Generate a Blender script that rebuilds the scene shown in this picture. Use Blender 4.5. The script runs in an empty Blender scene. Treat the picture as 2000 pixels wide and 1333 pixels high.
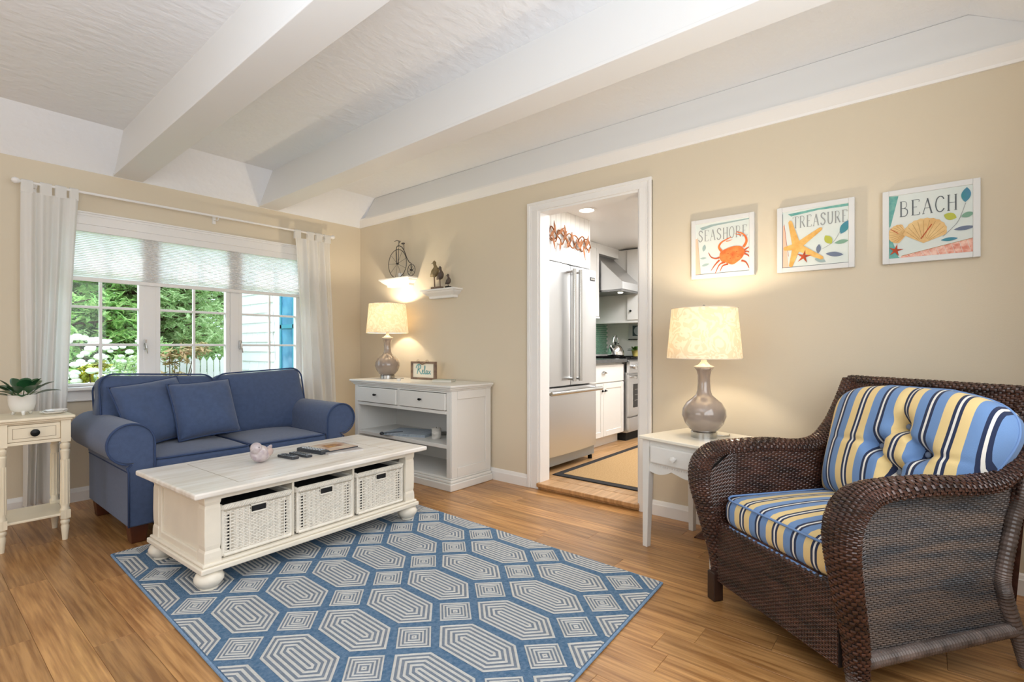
import bpy, bmesh, math, random
from math import sin, cos, pi, radians, sqrt, atan2
from mathutils import Vector, Matrix
random.seed(7)
SC = bpy.context.scene
COL = SC.collection
D2 = bpy.data

# ------------------------------------------------------------------ camera, world, lights, exposure
YAW = radians(50.76)
cam_d = D2.cameras.new('camera'); cam = D2.objects.new('camera', cam_d); COL.objects.link(cam)
cam.location = (0, 0, 1.08); cam.rotation_euler = (radians(90), 0, -YAW)
cam_d.sensor_width = 36; cam_d.lens = 36*990/2000; cam_d.shift_y = 11.5/2000
cam_d.clip_start = .05; cam_d.clip_end = 200
SC.camera = cam
SC.view_settings.view_transform = 'Standard'; SC.view_settings.look = 'None'
SC.view_settings.gamma = 1; SC.view_settings.use_curve_mapping = False
SC.view_settings.exposure = 0.06
SC.cycles.use_denoising = True
SC.cycles.max_bounces = 9; SC.cycles.diffuse_bounces = 5; SC.cycles.glossy_bounces = 4
SC.cycles.transmission_bounces = 5; SC.cycles.transparent_max_bounces = 12
SC.cycles.sample_clamp_indirect = 6; SC.cycles.caustics_reflective = False; SC.cycles.caustics_refractive = False
W = D2.worlds.new('world'); SC.world = W; W.use_nodes = True
wb = W.node_tree.nodes['Background']; wb.inputs[0].default_value = (.66, .82, 1, 1); wb.inputs[1].default_value = 4.3

def light(name, kind, loc, power, color=(1, 1, 1), rot=(0, 0, 0), size=None, size_y=None, radius=None, spread=None):
    d = D2.lights.new(name, kind); d.energy = power; d.color = color
    if kind == 'AREA':
        d.shape = 'RECTANGLE'; d.size = size; d.size_y = size_y or size
        if spread: d.spread = spread
    if radius is not None: d.shadow_soft_size = radius
    o = D2.objects.new(name, d); COL.objects.link(o); o.location = loc; o.rotation_euler = rot
    return o
sun = light('sun', 'SUN', (0, 0, 8), 2.3, (1, .95, .86)); sun.data.angle = radians(2)
sun.rotation_euler = Vector((.52, -.42, -.75)).to_track_quat('-Z', 'Y').to_euler()
# added area fills just inside the windowless left and back walls
light('fill_left', 'AREA', (-2.98, 2.2, 1.45), 30, (.88, .94, 1), (0, radians(-90), 0), 1.5, 2.6)
light('fill_back', 'AREA', (.5, -.56, 1.45), 56, (.88, .94, 1), (radians(90), 0, 0), 3.2, 1.3)
light('ceiling_fill', 'AREA', (-.3, .6, 1.5), 40, (.80, .90, 1), (radians(180), 0, 0), 1.6, 1.6)  # added upward area light, brightens the flat ceiling
light('kitchen_fill', 'AREA', (4.2, 1.4, 2.22), 44, (.97, .98, 1), (0, 0, 0), 1.4, 1.4)  # added area light below the kitchen ceiling, apart from the recessed fitting
light('kitchen_fill', 'AREA', (5.15, 1.7, 2.22), 24, (.97, .98, 1), (0, 0, 0), .5, .5)  # second added area light, lifts the far kitchen wall

# ------------------------------------------------------------------ materials
MATS = {}
def lin(h):
    h = h.lstrip('#'); r = []
    for i in (0, 2, 4):
        c = int(h[i:i+2], 16)/255; r.append(c/12.92 if c <= .04045 else ((c+.055)/1.055)**2.4)
    return (*r, 1)
def M(name, col='#cccccc', rough=.5, metal=0, var=0, vscale=6, vstretch=None, bump=0, bscale=60, bstretch=None, rnd=0, spec=.5, coat=0, col2=None, detail=4, sheen=0, hscale=None):
    if name in MATS: return MATS[name]
    m = D2.materials.new(name); m.use_nodes = True; nt = m.node_tree; N = nt.nodes; L = nt.links
    b = N['Principled BSDF']; c = lin(col)
    b.inputs['Base Color'].default_value = c; b.inputs['Roughness'].default_value = rough; b.inputs['Metallic'].default_value = metal
    b.inputs['Specular IOR Level'].default_value = spec; b.inputs['Coat Weight'].default_value = coat
    if sheen: b.inputs['Sheen Weight'].default_value = sheen
    tc = N.new('ShaderNodeTexCoord')
    def noise(scale, stretch, det=4, off=None):
        mp = N.new('ShaderNodeMapping'); L.new(tc.outputs['Object'], mp.inputs[0])
        if stretch: mp.inputs['Scale'].default_value = stretch
        if off is not None: L.new(off, mp.inputs['Location'])
        n = N.new('ShaderNodeTexNoise'); n.inputs['Scale'].default_value = scale; n.inputs['Detail'].default_value = det
        L.new(mp.outputs[0], n.inputs['Vector']); return n
    off = None
    if rnd:
        oi = N.new('ShaderNodeObjectInfo'); mu = N.new('ShaderNodeMath'); mu.operation = 'MULTIPLY'; mu.inputs[1].default_value = 37.0
        L.new(oi.outputs['Random'], mu.inputs[0]); off = mu.outputs[0]
    last = None
    if var or col2:
        n = noise(vscale, vstretch, detail, off)
        mx = N.new('ShaderNodeMix'); mx.data_type = 'RGBA'
        c2 = lin(col2) if col2 else tuple(x*(1-var) for x in c[:3])+(1,)
        mx.inputs[6].default_value = c; mx.inputs[7].default_value = c2
        mr = N.new('ShaderNodeMapRange'); mr.inputs[1].default_value = .35; mr.inputs[2].default_value = .65
        L.new(n.outputs[0], mr.inputs[0]); L.new(mr.outputs[0], mx.inputs[0]); last = mx.outputs[2]
        L.new(last, b.inputs['Base Color'])
    if rnd:
        hs = N.new('ShaderNodeHueSaturation'); mr = N.new('ShaderNodeMapRange'); mr.inputs[3].default_value = 1-rnd; mr.inputs[4].default_value = 1+rnd
        L.new(oi.outputs['Random'], mr.inputs[0]); L.new(mr.outputs[0], hs.inputs['Value'])
        if last: L.new(last, hs.inputs['Color'])
        else: hs.inputs['Color'].default_value = c
        L.new(hs.outputs[0], b.inputs['Base Color'])
    if bump:
        n = noise(bscale, bstretch, 5, off); bp = N.new('ShaderNodeBump'); bp.inputs['Strength'].default_value = bump; bp.inputs['Distance'].default_value = .01
        L.new(n.outputs[0], bp.inputs['Height']); L.new(bp.outputs[0], b.inputs['Normal'])
    MATS[name] = m; return m

m_wall = M('cream wall paint', '#d8ccb6', .75, bump=.05, bscale=180, spec=.25)
m_ceil = M('trowelled ceiling plaster', '#eef0f3', .85, bump=.7, bscale=13, bstretch=(1, 1.6, 1), spec=.2)
m_beam = M('white beam paint', '#e6e6e5', .5, spec=.35)
m_trim = M('white trim paint', '#eceae7', .35)
m_white = M('white satin paint', '#e3e1dc', .38)
m_antq = M('antique white paint', '#ece4d4', .45, var=.08, vscale=5, bump=.05, bscale=40)
m_antq_top = M('worn white tabletop paint', '#efebe5', .28, col2='#dcd4c8', vscale=3.2, vstretch=(1, 7, 1), bump=.06, bscale=30, bstretch=(1, 8, 1), detail=8)
m_crm = M('cream painted table', '#ece0c6', .42, var=.05)
m_line = M('dark antiquing line', '#a2937c', .6)
m_black = M('black metal', '#141414', .4, metal=.6)
m_dark = M('dark plinth and hole shadow', '#121214', .8)  # black range plinth; also painted shade in the basket openings
m_sofa = M('blue denim upholstery', '#4a5a7b', .9, var=.12, vscale=40, bump=.25, bscale=420, sheen=.25, spec=.2)
m_sofa_p = M('blue piping', '#3c4b6c', .9, bump=.2, bscale=300, spec=.2)
m_leg = M('dark stained wood', '#5a2f1c', .4, var=.3, vscale=12, vstretch=(1, 1, .2))
m_steel = M('stainless steel', '#d3d4d5', .34, metal=1, bump=.02, bscale=8, bstretch=(6, 6, .4))
m_chrome = M('polished chrome', '#d8d8d8', .1, metal=1)
m_nickel = M('brushed nickel', '#b9b8b5', .25, metal=1)
m_ceramic = M('taupe glazed ceramic', '#93857a', .12, var=.06, coat=.6)
m_cer_neck = M('pale cream ceramic', '#e6dccb', .25)
m_porc = M('white porcelain', '#e9e7e2', .2, coat=.3)
m_floor = M('honey oak', '#c0905a', .3, col2='#8f6236', vscale=5.5, vstretch=(13, .6, 1), bump=.08, bscale=24, bstretch=(10, .5, 1), rnd=.2, detail=9, coat=.1)
m_kfloor = M('kitchen honey oak', '#c0966a', .32, col2='#a07a4e', vscale=5, vstretch=(.55, 9, 1), rnd=.12, detail=8, coat=.1)
m_fbase = M('floor joint', '#5d3c20', .7)
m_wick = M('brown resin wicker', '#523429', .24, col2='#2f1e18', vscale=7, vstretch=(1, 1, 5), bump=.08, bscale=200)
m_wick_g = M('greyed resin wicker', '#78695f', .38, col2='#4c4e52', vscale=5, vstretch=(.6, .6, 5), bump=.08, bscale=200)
m_wrap = M('wrapped grey brown wicker', '#7a6c66', .4, col2='#4a403b', vscale=14, vstretch=(1, 1, 1))
m_wick_d = M('dark wicker core', '#1d1410', .7)
m_bask = M('white painted wicker', '#efe9dd', .55, var=.12, vscale=30, bump=.1, bscale=120)
m_bask_d = M('basket shadow gap', '#d6cdbd', .8)
m_curt = None

def translucent(name, col, trans=.5, rough=.8, pattern=None, colb=None, bumpv=0):
    m = D2.materials.new(name); m.use_nodes = True; nt = m.node_tree; N = nt.nodes; L = nt.links
    N.remove(N['Principled BSDF']); out = N['Material Output']
    d = N.new('ShaderNodeBsdfDiffuse'); t = N.new('ShaderNodeBsdfTranslucent'); mx = N.new('ShaderNodeMixShader'); mx.inputs[0].default_value = trans
    d.inputs[0].default_value = lin(col); t.inputs[0].default_value = lin(colb or col)
    if pattern:
        tc = N.new('ShaderNodeTexCoord'); n = N.new('ShaderNodeTexNoise'); n.inputs['Scale'].default_value = 9; n.inputs['Distortion'].default_value = 2.2
        L.new(tc.outputs['Object'], n.inputs['Vector'])
        v = N.new('ShaderNodeMath'); v.operation = 'PINGPONG'; v.inputs[1].default_value = .11; L.new(n.outputs[0], v.inputs[0])
        mr = N.new('ShaderNodeMapRange'); mr.inputs[1].default_value = .05; mr.inputs[2].default_value = .065; L.new(v.outputs[0], mr.inputs[0])
        for sh, c1 in ((d, col), (t, colb or col)):
            cm = N.new('ShaderNodeMix'); cm.data_type = 'RGBA'; cm.inputs[6].default_value = lin(c1); cm.inputs[7].default_value = lin(pattern)
            L.new(mr.outputs[0], cm.inputs[0]); L.new(cm.outputs[2], sh.inputs[0])
    L.new(d.outputs[0], mx.inputs[1]); L.new(t.outputs[0], mx.inputs[2]); L.new(mx.outputs[0], out.inputs[0])
    MATS[name] = m; return m
m_curt = translucent('white cotton curtain', '#f0efec', .38)
m_blind = translucent('white cellular fabric', '#fdfcfb', .9)
m_shade = translucent('cream damask shade', '#f5efe2', .55, pattern='#e9dfcd')
def glass_mat(name='window glass', tint=(1, 1, 1, 1), refl=.014):
    m = D2.materials.new(name); m.use_nodes = True; nt = m.node_tree; N = nt.nodes; L = nt.links
    N.remove(N['Principled BSDF']); t = N.new('ShaderNodeBsdfTransparent'); g = N.new('ShaderNodeBsdfGlossy'); mx = N.new('ShaderNodeMixShader')
    t.inputs[0].default_value = tint; g.inputs['Roughness'].default_value = .02; mx.inputs[0].default_value = refl
    L.new(t.outputs[0], mx.inputs[1]); L.new(g.outputs[0], mx.inputs[2]); L.new(mx.outputs[0], N['Material Output'].inputs[0]); MATS[name] = m; return m
m_glass = glass_mat()
def emit(name, col, s):
    m = D2.materials.new(name); m.use_nodes = True; b = m.node_tree.nodes['Principled BSDF']
    b.inputs['Base Color'].default_value = lin(col); b.inputs['Emission Color'].default_value = lin(col); b.inputs['Emission Strength'].default_value = s
    MATS[name] = m; return m

# ------------------------------------------------------------------ mesh builder
class MB:
    def __init__(s): s.v = []; s.f = []; s.m = []
    def add(s, vs, fs, mi=0):
        o = len(s.v); s.v += [tuple(p) for p in vs]; s.f += [tuple(i+o for i in f) for f in fs]; s.m += [mi]*len(fs); return s
    def box(s, x0, x1, y0, y1, z0, z1, mi=0, rot=None, piv=None):
        vs = [Vector((x, y, z)) for z in (z0, z1) for y in (y0, y1) for x in (x0, x1)]
        if rot is not None:
            piv = Vector(piv) if piv is not None else Vector(((x0+x1)/2, (y0+y1)/2, (z0+z1)/2)); vs = [rot @ (p-piv)+piv for p in vs]
        return s.add(vs, [(0, 2, 3, 1), (4, 5, 7, 6), (0, 1, 5, 4), (2, 6, 7, 3), (0, 4, 6, 2), (1, 3, 7, 5)], mi)
    def lathe(s, prof, n=24, c=(0, 0, 0), mi=0, ax='z', squash=1):
        vs = []; fs = []; k = len(prof)
        for i in range(n):
            a = 2*pi*i/n
            for r, z in prof:
                p = (r*cos(a), r*sin(a)*squash, z)
                if ax == 'y': p = (p[0], p[2], p[1])
                if ax == 'x': p = (p[2], p[0], p[1])
                vs.append((c[0]+p[0], c[1]+p[1], c[2]+p[2]))
        for i in range(n):
            j = (i+1) % n
            for q in range(k-1): fs.append((i*k+q, j*k+q, j*k+q+1, i*k+q+1))
        if prof[0][0] > 1e-6: fs.append(tuple(i*k for i in range(n))[::-1])
        if prof[-1][0] > 1e-6: fs.append(tuple(i*k+k-1 for i in range(n)))
        return s.add(vs, fs, mi)
    def tube(s, pts, r, n=8, mi=0, closed=False, caps=True, flat=None):
        pts = [Vector(p) for p in pts]; N = len(pts); vs = []; fs = []
        R = r if isinstance(r, (list, tuple)) else [r]*N; up = None
        for i in range(N):
            if closed: t = pts[(i+1) % N]-pts[i-1]
            else: t = pts[min(i+1, N-1)]-pts[max(i-1, 0)]
            t = t.normalized() if t.length > 1e-9 else Vector((0, 0, 1))
            if up is None: up = Vector((0, 0, 1)) if abs(t.z) < .9 else Vector((1, 0, 0))
            a = t.cross(up)
            if a.length < 1e-6: a = t.cross(Vector((1, .3, 0)))
            a.normalize(); b = a.cross(t).normalized(); up = b
            for k in range(n):
                th = 2*pi*k/n; vs.append(pts[i]+(a*cos(th)+b*sin(th)*(flat or 1))*R[i])
        for i in range(N if closed else N-1):
            j = (i+1) % N
            for k in range(n):
                l = (k+1) % n; fs.append((i*n+k, i*n+l, j*n+l, j*n+k))
        if not closed and caps: fs += [tuple(range(n))[::-1], tuple((N-1)*n+k for k in range(n))]
        return s.add(vs, fs, mi)
    def prism(s, poly, a, b, ax='y', mi=0):
        n = len(poly)
        def P(p, t): return {'y': (p[0], t, p[1]), 'x': (t, p[0], p[1]), 'z': (p[0], p[1], t)}[ax]
        vs = [P(p, a) for p in poly]+[P(p, b) for p in poly]
        fs = [tuple(range(n)), tuple(range(2*n-1, n-1, -1))]+[(i, i+n, (i+1) % n+n, (i+1) % n) for i in range(n)]
        return s.add(vs, fs, mi)
    def grid(s, fn, nu, nv, mi=0, cu=False):
        vs = [fn(i/(nu), j/(nv)) for i in range(nu+1) for j in range(nv+1)]
        fs = [(i*(nv+1)+j, (i+1)*(nv+1)+j, (i+1)*(nv+1)+j+1, i*(nv+1)+j+1) for i in range(nu) for j in range(nv)]
        return s.add(vs, fs, mi)
    def sphere(s, c, r, n=16, m=10, sc=(1, 1, 1), mi=0):
        pr = [(sin(pi*k/m), -cos(pi*k/m)) for k in range(m+1)]; vs = []; fs = []
        vs = [(c[0]+r*p[0]*cos(2*pi*i/n)*sc[0], c[1]+r*p[0]*sin(2*pi*i/n)*sc[1], c[2]+r*p[1]*sc[2]) for i in range(n) for p in pr]
        k = m+1
        for i in range(n):
            for q in range(m): fs.append((i*k+q, ((i+1) % n)*k+q, ((i+1) % n)*k+q+1, i*k+q+1))
        return s.add(vs, fs, mi)
    def rbox(s, hx, hy, hz, r, n=9, crown=0, crown_y=0, fn=None, mi=0):
        """rounded box about the origin, with a crowned top and bottom"""
        e = [-1, -.97, -.9, -.8]+[(-.8+1.6*i/(n)) for i in range(1, n)]+[.8, .9, .97, 1]; k = len(e)
        def mp(p):
            v = [p[0]*hx, p[1]*hy, p[2]*hz]; q = [max(-h+r, min(h-r, c)) for c, h in zip(v, (hx, hy, hz))]
            # push surface samples near the edges into the rounding
            d = Vector([c-qq for c, qq in zip(v, q)])
            if d.length > 1e-9: d = d.normalized()*r
            w = Vector(q)+d
            g = max(0, 1-(w.x/hx)**2)*max(0, 1-(w.y/hy)**2); w.z += crown*g*(1 if p[2] > 0 else -1)*abs(p[2])
            g = max(0, 1-(w.x/hx)**2)*max(0, 1-(w.z/hz)**2); w.y += crown_y*g*(1 if p[1] > 0 else -1)*abs(p[1])
            return fn(w) if fn else w
        for ax in range(3):
            for sg in (-1, 1):
                vs = []; fs = []
                for a in e:
                    for b in e:
                        p = [0, 0, 0]; p[ax] = sg; p[(ax+1) % 3] = a; p[(ax+2) % 3] = b; vs.append(mp(p))
                for i in range(k-1):
                    for j in range(k-1):
                        f = (i*k+j, (i+1)*k+j, (i+1)*k+j+1, i*k+j+1); fs.append(f if sg > 0 else f[::-1])
                s.add(vs, fs, mi)
        return s
    def xf(s, mat):
        s.v = [tuple(mat @ Vector(p)) for p in s.v]; return s
    def build(s, name, mats, parent=None, smooth=False, bevel=0, seg=2, weld=False, loc=None, kind=None, label=None, sub=0, angle=35):
        me = D2.meshes.new(name); me.from_pydata(s.v, [], s.f)
        ml = mats if isinstance(mats, (list, tuple)) else [mats]
        for m in ml: me.materials.append(m)
        if len(ml) > 1: me.polygons.foreach_set('material_index', s.m)
        if weld:
            bm = bmesh.new(); bm.from_mesh(me); bmesh.ops.remove_doubles(bm, verts=bm.verts, dist=1e-5); bmesh.ops.recalc_face_normals(bm, faces=bm.faces); bm.to_mesh(me); bm.free()
        if smooth:
            me.polygons.foreach_set('use_smooth', [True]*len(me.polygons))
            if smooth == 'auto': me.set_sharp_from_angle(angle=radians(angle))
        me.update()
        o = D2.objects.new(name, me); COL.objects.link(o)
        if parent: o.parent = parent
        if loc: o.location = loc
        if bevel:
            b = o.modifiers.new('bevel', 'BEVEL'); b.width = bevel; b.segments = seg; b.limit_method = 'ANGLE'; b.angle_limit = radians(40)
        if sub:
            b = o.modifiers.new('sub', 'SUBSURF'); b.levels = sub; b.render_levels = sub
        if kind: o['kind'] = kind
        if label: o['label'] = label
        return o

def thing(name, label, cat, loc=(0, 0, 0), rz=0, group=None):
    o = D2.objects.new(name, None); COL.objects.link(o); o.location = loc; o.rotation_euler = (0, 0, rz); o.empty_display_size = .1
    o['label'] = label; o['category'] = cat
    if group: o['group'] = group
    return o
def tag(o, label, cat, group=None):
    o['label'] = label; o['category'] = cat
    if group: o['group'] = group
    return o
def struct(o): o['kind'] = 'structure'; return o
def dup(root, name=None, loc=None, rz=None, label=None):
    r = root.copy(); COL.objects.link(r)
    if loc is not None: r.location = loc
    if rz is not None: r.rotation_euler = (0, 0, rz)
    if label: r['label'] = label
    for ch in list(root.children):
        c = ch.copy(); COL.objects.link(c); c.parent = r
        for g in ch.children:
            d = g.copy(); COL.objects.link(d); d.parent = c
    return r
def smooth_path(P, n=8):
    """Catmull-Rom through tuples of any length"""
    out = []; k = len(P)
    for i in range(k-1):
        p0 = P[max(i-1, 0)]; p1 = P[i]; p2 = P[i+1]; p3 = P[min(i+2, k-1)]
        for j in range(n):
            t = j/n; out.append(tuple(.5*((2*b)+(-a+c)*t+(2*a-5*b+4*c-d)*t*t+(-a+3*b-3*c+d)*t**3) for a, b, c, d in zip(p0, p1, p2, p3)))
    out.append(tuple(P[-1])); return out
def rrect(hx, hy, r, n=6, z=0):
    pts = []
    for cx, cy, a0 in ((hx-r, hy-r, 0), (-hx+r, hy-r, 90), (-hx+r, -hy+r, 180), (hx-r, -hy+r, 270)):
        for i in range(n+1):
            a = radians(a0+90*i/n); pts.append((cx+r*cos(a), cy+r*sin(a), z))
    return pts
def weave(mb, surf, nu, nv, h, mi=0, keep=None, jit=.15):
    """woven strands: each hump runs along u over every other stake; surf(u,v) -> (point, normal), u,v in 0..1"""
    us = (-.94, -.5, .5, .94); hs = (-.15, .85, .85, -.15); vsn = (.06, .5, .94); hv = (.62, 1, .62)
    for j in range(nv):
        for i in range(j % 2, nu+1, 2):
            if keep and not keep(i/nu, (j+.5)/nv): continue
            k = 1+random.uniform(-jit, jit); pts = []
            for a, ha in zip(us, hs):
                for b, hb in zip(vsn, hv):
                    u = min(1, max(0, (i+a)/nu)); v = (j+b)/nv; p, n = surf(u, v); pts.append(p+n*(h*ha*hb*k))
            fs = [(q*3+w, (q+1)*3+w, (q+1)*3+w+1, q*3+w+1) for q in range(3) for w in range(2)]
            mb.add(pts, fs, mi)
# ================================================================== THE ROOM
WX, WY, BK, LX = 3.115, 4.6, -.6, -3.0
def S(mb, name, mats, **k): return struct(mb.build(name, mats, **k))
# walls
OX0, OX1, OZ0, OZ1 = .70, 2.51, .80, 2.01
b = MB(); b.box(LX, OX0, WY, WY+.14, 0, 2.4); b.box(OX1, WX, WY, WY+.14, 0, 2.4); b.box(OX0, OX1, WY, WY+.14, 0, OZ0); b.box(OX0, OX1, WY, WY+.14, OZ1, 2.4)
S(b, 'wall_window', m_wall)
DY0, DY1, DZ = 1.455, 2.285, 2.12
b = MB(); b.box(WX, WX+.12, BK-.14, DY0, 0, 2.7); b.box(WX, WX+.12, DY1, WY+.14, 0, 2.7); b.box(WX, WX+.12, DY0, DY1, DZ, 2.7)
S(b, 'wall_right', m_wall)
S(MB().box(LX-.12, LX, BK, WY+.14, 0, 2.75), 'wall_left', m_wall)
S(MB().box(LX-.12, WX, BK-.14, BK, 0, 2.75), 'wall_back', m_wall)
# tray ceiling: sloped at window wall and back wall, flat between
prof = [(WY+.14, 2.325), (WY, 2.325), (4.33, 2.59), (-.15, 2.595), (BK, 2.325), (BK-.14, 2.325), (BK-.14, 2.8), (WY+.14, 2.8)]
S(MB().prism(prof, LX, WX, 'x'), 'ceiling', m_ceil)
# white gable band over the right wall with its crown moulding
S(MB().prism([(WY, 2.33), (4.33, 2.588), (-.15, 2.593), (BK, 2.33)], WX-.012, WX, 'x'), 'trim_1', m_beam)
cp = [(WX, 2.322), (WX-.012, 2.322), (WX-.016, 2.335), (WX-.034, 2.362), (WX-.05, 2.385), (WX-.05, 2.40), (WX-.03, 2.408), (WX-.012, 2.412), (WX, 2.412)]
S(MB().prism(cp, BK, WY, 'y'), 'trim_2', m_trim)
# boxed beams
def beam(x0, x1, name):
    sk = .022
    b = MB(); pr = []
    for y in (BK, -.15, 4.33, WY): pass
    poly = [(BK, 2.335), (WY, 2.335), (WY, 2.34), (4.33, 2.60), (-.15, 2.60), (BK, 2.34)]
    b.prism(poly, x0, x1, 'x'); b.v = [(x+(y-WY)*sk, y, z) for x, y, z in b.v]
    b2 = MB(); b2.prism([(BK, 2.327), (WY, 2.327), (WY, 2.345), (BK, 2.345)], x0-.006, x1+.006, 'x'); b2.v = [(x+(y-WY)*sk, y, z) for x, y, z in b2.v]
    o = struct(b.build(name, m_beam)); b2.build('cover_board', m_beam, o, bevel=.003)
beam(1.028, 1.20, 'ceiling_beam'); beam(2.07, 2.235, 'ceiling_beam')
# baseboards
def baseb(name, a, bb, axis, at, sg):
    p = [(at, 0), (at+sg*.016, 0), (at+sg*.016, .066), (at+sg*.012, .072), (at+sg*.008, .086), (at+sg*.004, .094), (at, .094)]
    b = MB()
    if axis == 'y': b.prism(p, a, bb, 'y')
    else:
        b.prism(p, a, bb, 'x')
    return S(b, name, m_trim)
baseb('baseboard_right', BK, DY0-.088, 'y', WX, -1); baseb('baseboard_right', DY1+.09, WY, 'y', WX, -1)
baseb('baseboard_window', LX, WX, 'x', WY, -1); baseb('baseboard_back', LX, WX, 'x', BK, 1)
# floor: a dark bed with separate oak planks running along the room
floor = S(MB().box(LX, WX, BK, WY, -.06, -.008), 'floor', m_fbase)
def plank(x0, x1, y0, y1, z, par, mat, g=.0004, th=.012):
    c = .0007; cx, cy = (x0+x1)/2, (y0+y1)/2; hx, hy = (x1-x0)/2-g, (y1-y0)/2-g
    vs = [(sx*hx, sy*hy, -th) for sy in (-1, 1) for sx in (-1, 1)]+[(sx*hx, sy*hy, -c) for sy in (-1, 1) for sx in (-1, 1)]+[(sx*(hx-c), sy*(hy-c), 0) for sy in (-1, 1) for sx in (-1, 1)]
    fs = [(8, 9, 11, 10)]
    for o in (0, 4): fs += [(o, o+1, o+5, o+4), (o+3, o+2, o+6, o+7), (o+2, o, o+4, o+6), (o+1, o+3, o+7, o+5)]
    return MB().add(vs, fs).build('plank', mat, par, loc=(cx, cy, z))
PW = .1265; x = WX; k = 0
while x > -.35:
    y = BK-random.uniform(0, .8)
    while y < WY:
        l = random.choice((.55, .75, .95, 1.2, 1.45))*random.uniform(.9, 1.1)
        a, e = max(y, BK), min(y+l, WY)
        if e-a > .05: plank(x-PW, x, a, e, 0, floor, m_floor)
        y += l
    x -= PW; k += 1
b = MB()
while x > LX+.1:
    y = BK
    while y < WY-.05:
        l = random.uniform(.9, 1.8); e = min(y+l, WY); b.box(x-PW+.001, x-.001, y+.001, e-.001, -.008, 0); y = e
    x -= PW
o = b.build('planking', m_floor, floor, kind='stuff')
# ---- doorway casing and jambs
d = D2.objects.new('door_1', None); COL.objects.link(d); struct(d)
def casing(x, w, y0, y1, z0, z1):
    return MB().box(x-.016, x, y0, y1, z0, z1)
for a, e, inner in ((1.37, DY0+.004, 1), (DY1-.004, 2.378, -1)):
    b = MB(); b.box(WX-.014, WX, a, e, 0, DZ+.058); oy = a if inner > 0 else e
    b.box(WX-.022, WX, min(oy, oy+inner*.022), max(oy, oy+inner*.022), 0, DZ+.058); b.box(WX-.017, WX, min(oy+inner*.03, oy+inner*.036), max(oy+inner*.03, oy+inner*.036), 0, DZ+.02)
    b.build('side_casing', m_trim, d, bevel=.003)
b = MB(); b.box(WX-.0145, WX, 1.37, 2.378, DZ-.004, DZ+.0585); b.box(WX-.0225, WX, 1.3695, 2.3785, DZ+.038, DZ+.06); b.build('head_casing', m_trim, d, bevel=.003)
for y0, y1 in ((DY0, DY0+.018), (DY1-.018, DY1)): MB().box(WX-.001, WX+.121, y0, y1, 0, DZ).build('jamb', m_trim, d, bevel=.002)
MB().box(WX-.001, WX+.121, DY0+.018, DY1-.018, DZ-.018, DZ).build('head_jamb', m_trim, d, bevel=.002)
b = MB(); b.box(WX-.03, WX+.13, DY0+.0, DY1-.0, .02, .05); b.box(WX-.008, WX+.12, DY0, DY1, 0, .02); b.build('threshold', m_kfloor, d, bevel=.006)

# ---- window_1: three casements under one casing
w = D2.objects.new('window_1', None); COL.objects.link(w); struct(w)
b = MB(); b.box(OX0-.085, OX0+.004, WY-.018, WY, .74, OZ1+.002); b.box(OX0-.085, OX0-.065, WY-.026, WY, .74, OZ1+.002); b.build('side_casing', m_trim, w, bevel=.003)
b = MB(); b.box(OX1-.004, OX1+.085, WY-.018, WY, .74, OZ1+.002); b.box(OX1+.065, OX1+.085, WY-.026, WY, .74, OZ1+.002); b.build('side_casing', m_trim, w, bevel=.003)
b = MB(); b.box(OX0-.085, OX1+.085, WY-.0185, WY, OZ1-.004, OZ1+.02); b.box(OX0-.09, OX1+.09, WY-.028, WY, OZ1+.012, OZ1+.024); b.build('head_casing', m_trim, w, bevel=.003)
b = MB(); b.box(OX0, OX1, WY-.0185, WY+.03, OZ1-.065, OZ1-.004); b.build('head_stop', m_trim, w, bevel=.003)
b = MB(); b.box(OX0-.1, OX1+.1, WY-.06, WY+.1, .775, .80); b.build('sill', m_trim, w, bevel=.006)
b = MB(); b.box(OX0-.085, OX1+.085, WY-.016, WY, .70, .775); b.box(OX0-.085, OX1+.085, WY-.022, WY, .70, .712); b.build('apron', m_trim, w, bevel=.003)
GY = WY+.035
for x0, x1 in ((OX0, .73-.01), (1.215, 1.295), (1.835, 1.905), (2.45, OX1)):
    b = MB(); b.box(x0, x1, WY+.012, WY+.12, .8, OZ1); b.build('mullion', m_trim, w, bevel=.003)
glassbox = None; vb = None; hb = None
for g0, g1 in ((.732, 1.185), (1.325, 1.80), (1.935, 2.42)):
    s = D2.objects.new('sash', None); COL.objects.link(s); s.parent = w
    f = .034; z0, z1 = .822, 1.93
    b = MB(); b.box(g0-f, g0, GY-.02, GY+.025, z0-.022, z1+f); b.box(g1, g1+f, GY-.02, GY+.025, z0-.022, z1+f); b.box(g0, g1, GY-.02, GY+.025, z0-.022, z0); b.box(g0, g1, GY-.02, GY+.025, z1, z1+f)
    b.build('sash_frame', m_trim, s, bevel=.004)
    mid = (g0+g1)/2; t = .009
    MB().box(mid-t, mid+t, GY-.012, GY+.012, z0, z1).build('muntin', m_trim, s, bevel=.003)
    zs = [z0, 1.095, 1.365, 1.635, z1]
    for z in zs[1:4]: MB().box(g0, g1, GY-.0115, GY+.0115, z-t, z+t).build('muntin', m_trim, s, bevel=.003)
    for xa, xb in ((g0, mid-t), (mid+t, g1)):
        for q in range(4): MB().box(xa, xb, GY-.002, GY+.002, zs[q]+(t if q else 0), zs[q+1]-(t if q < 3 else 0)).build('pane', m_glass, s)
for hx, hz in ((1.222, 1.06), (1.915, 1.06)):
    b = MB(); b.box(hx-.009, hx+.009, WY-.0, WY+.013, hz, hz+.075); b.tube([(hx, WY-.014, hz+.05), (hx+.004, WY-.022, hz+.01), (hx+.01, WY-.02, hz-.03)], .005, 6)
    b.build('latch', m_nickel, w, bevel=.002)

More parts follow.
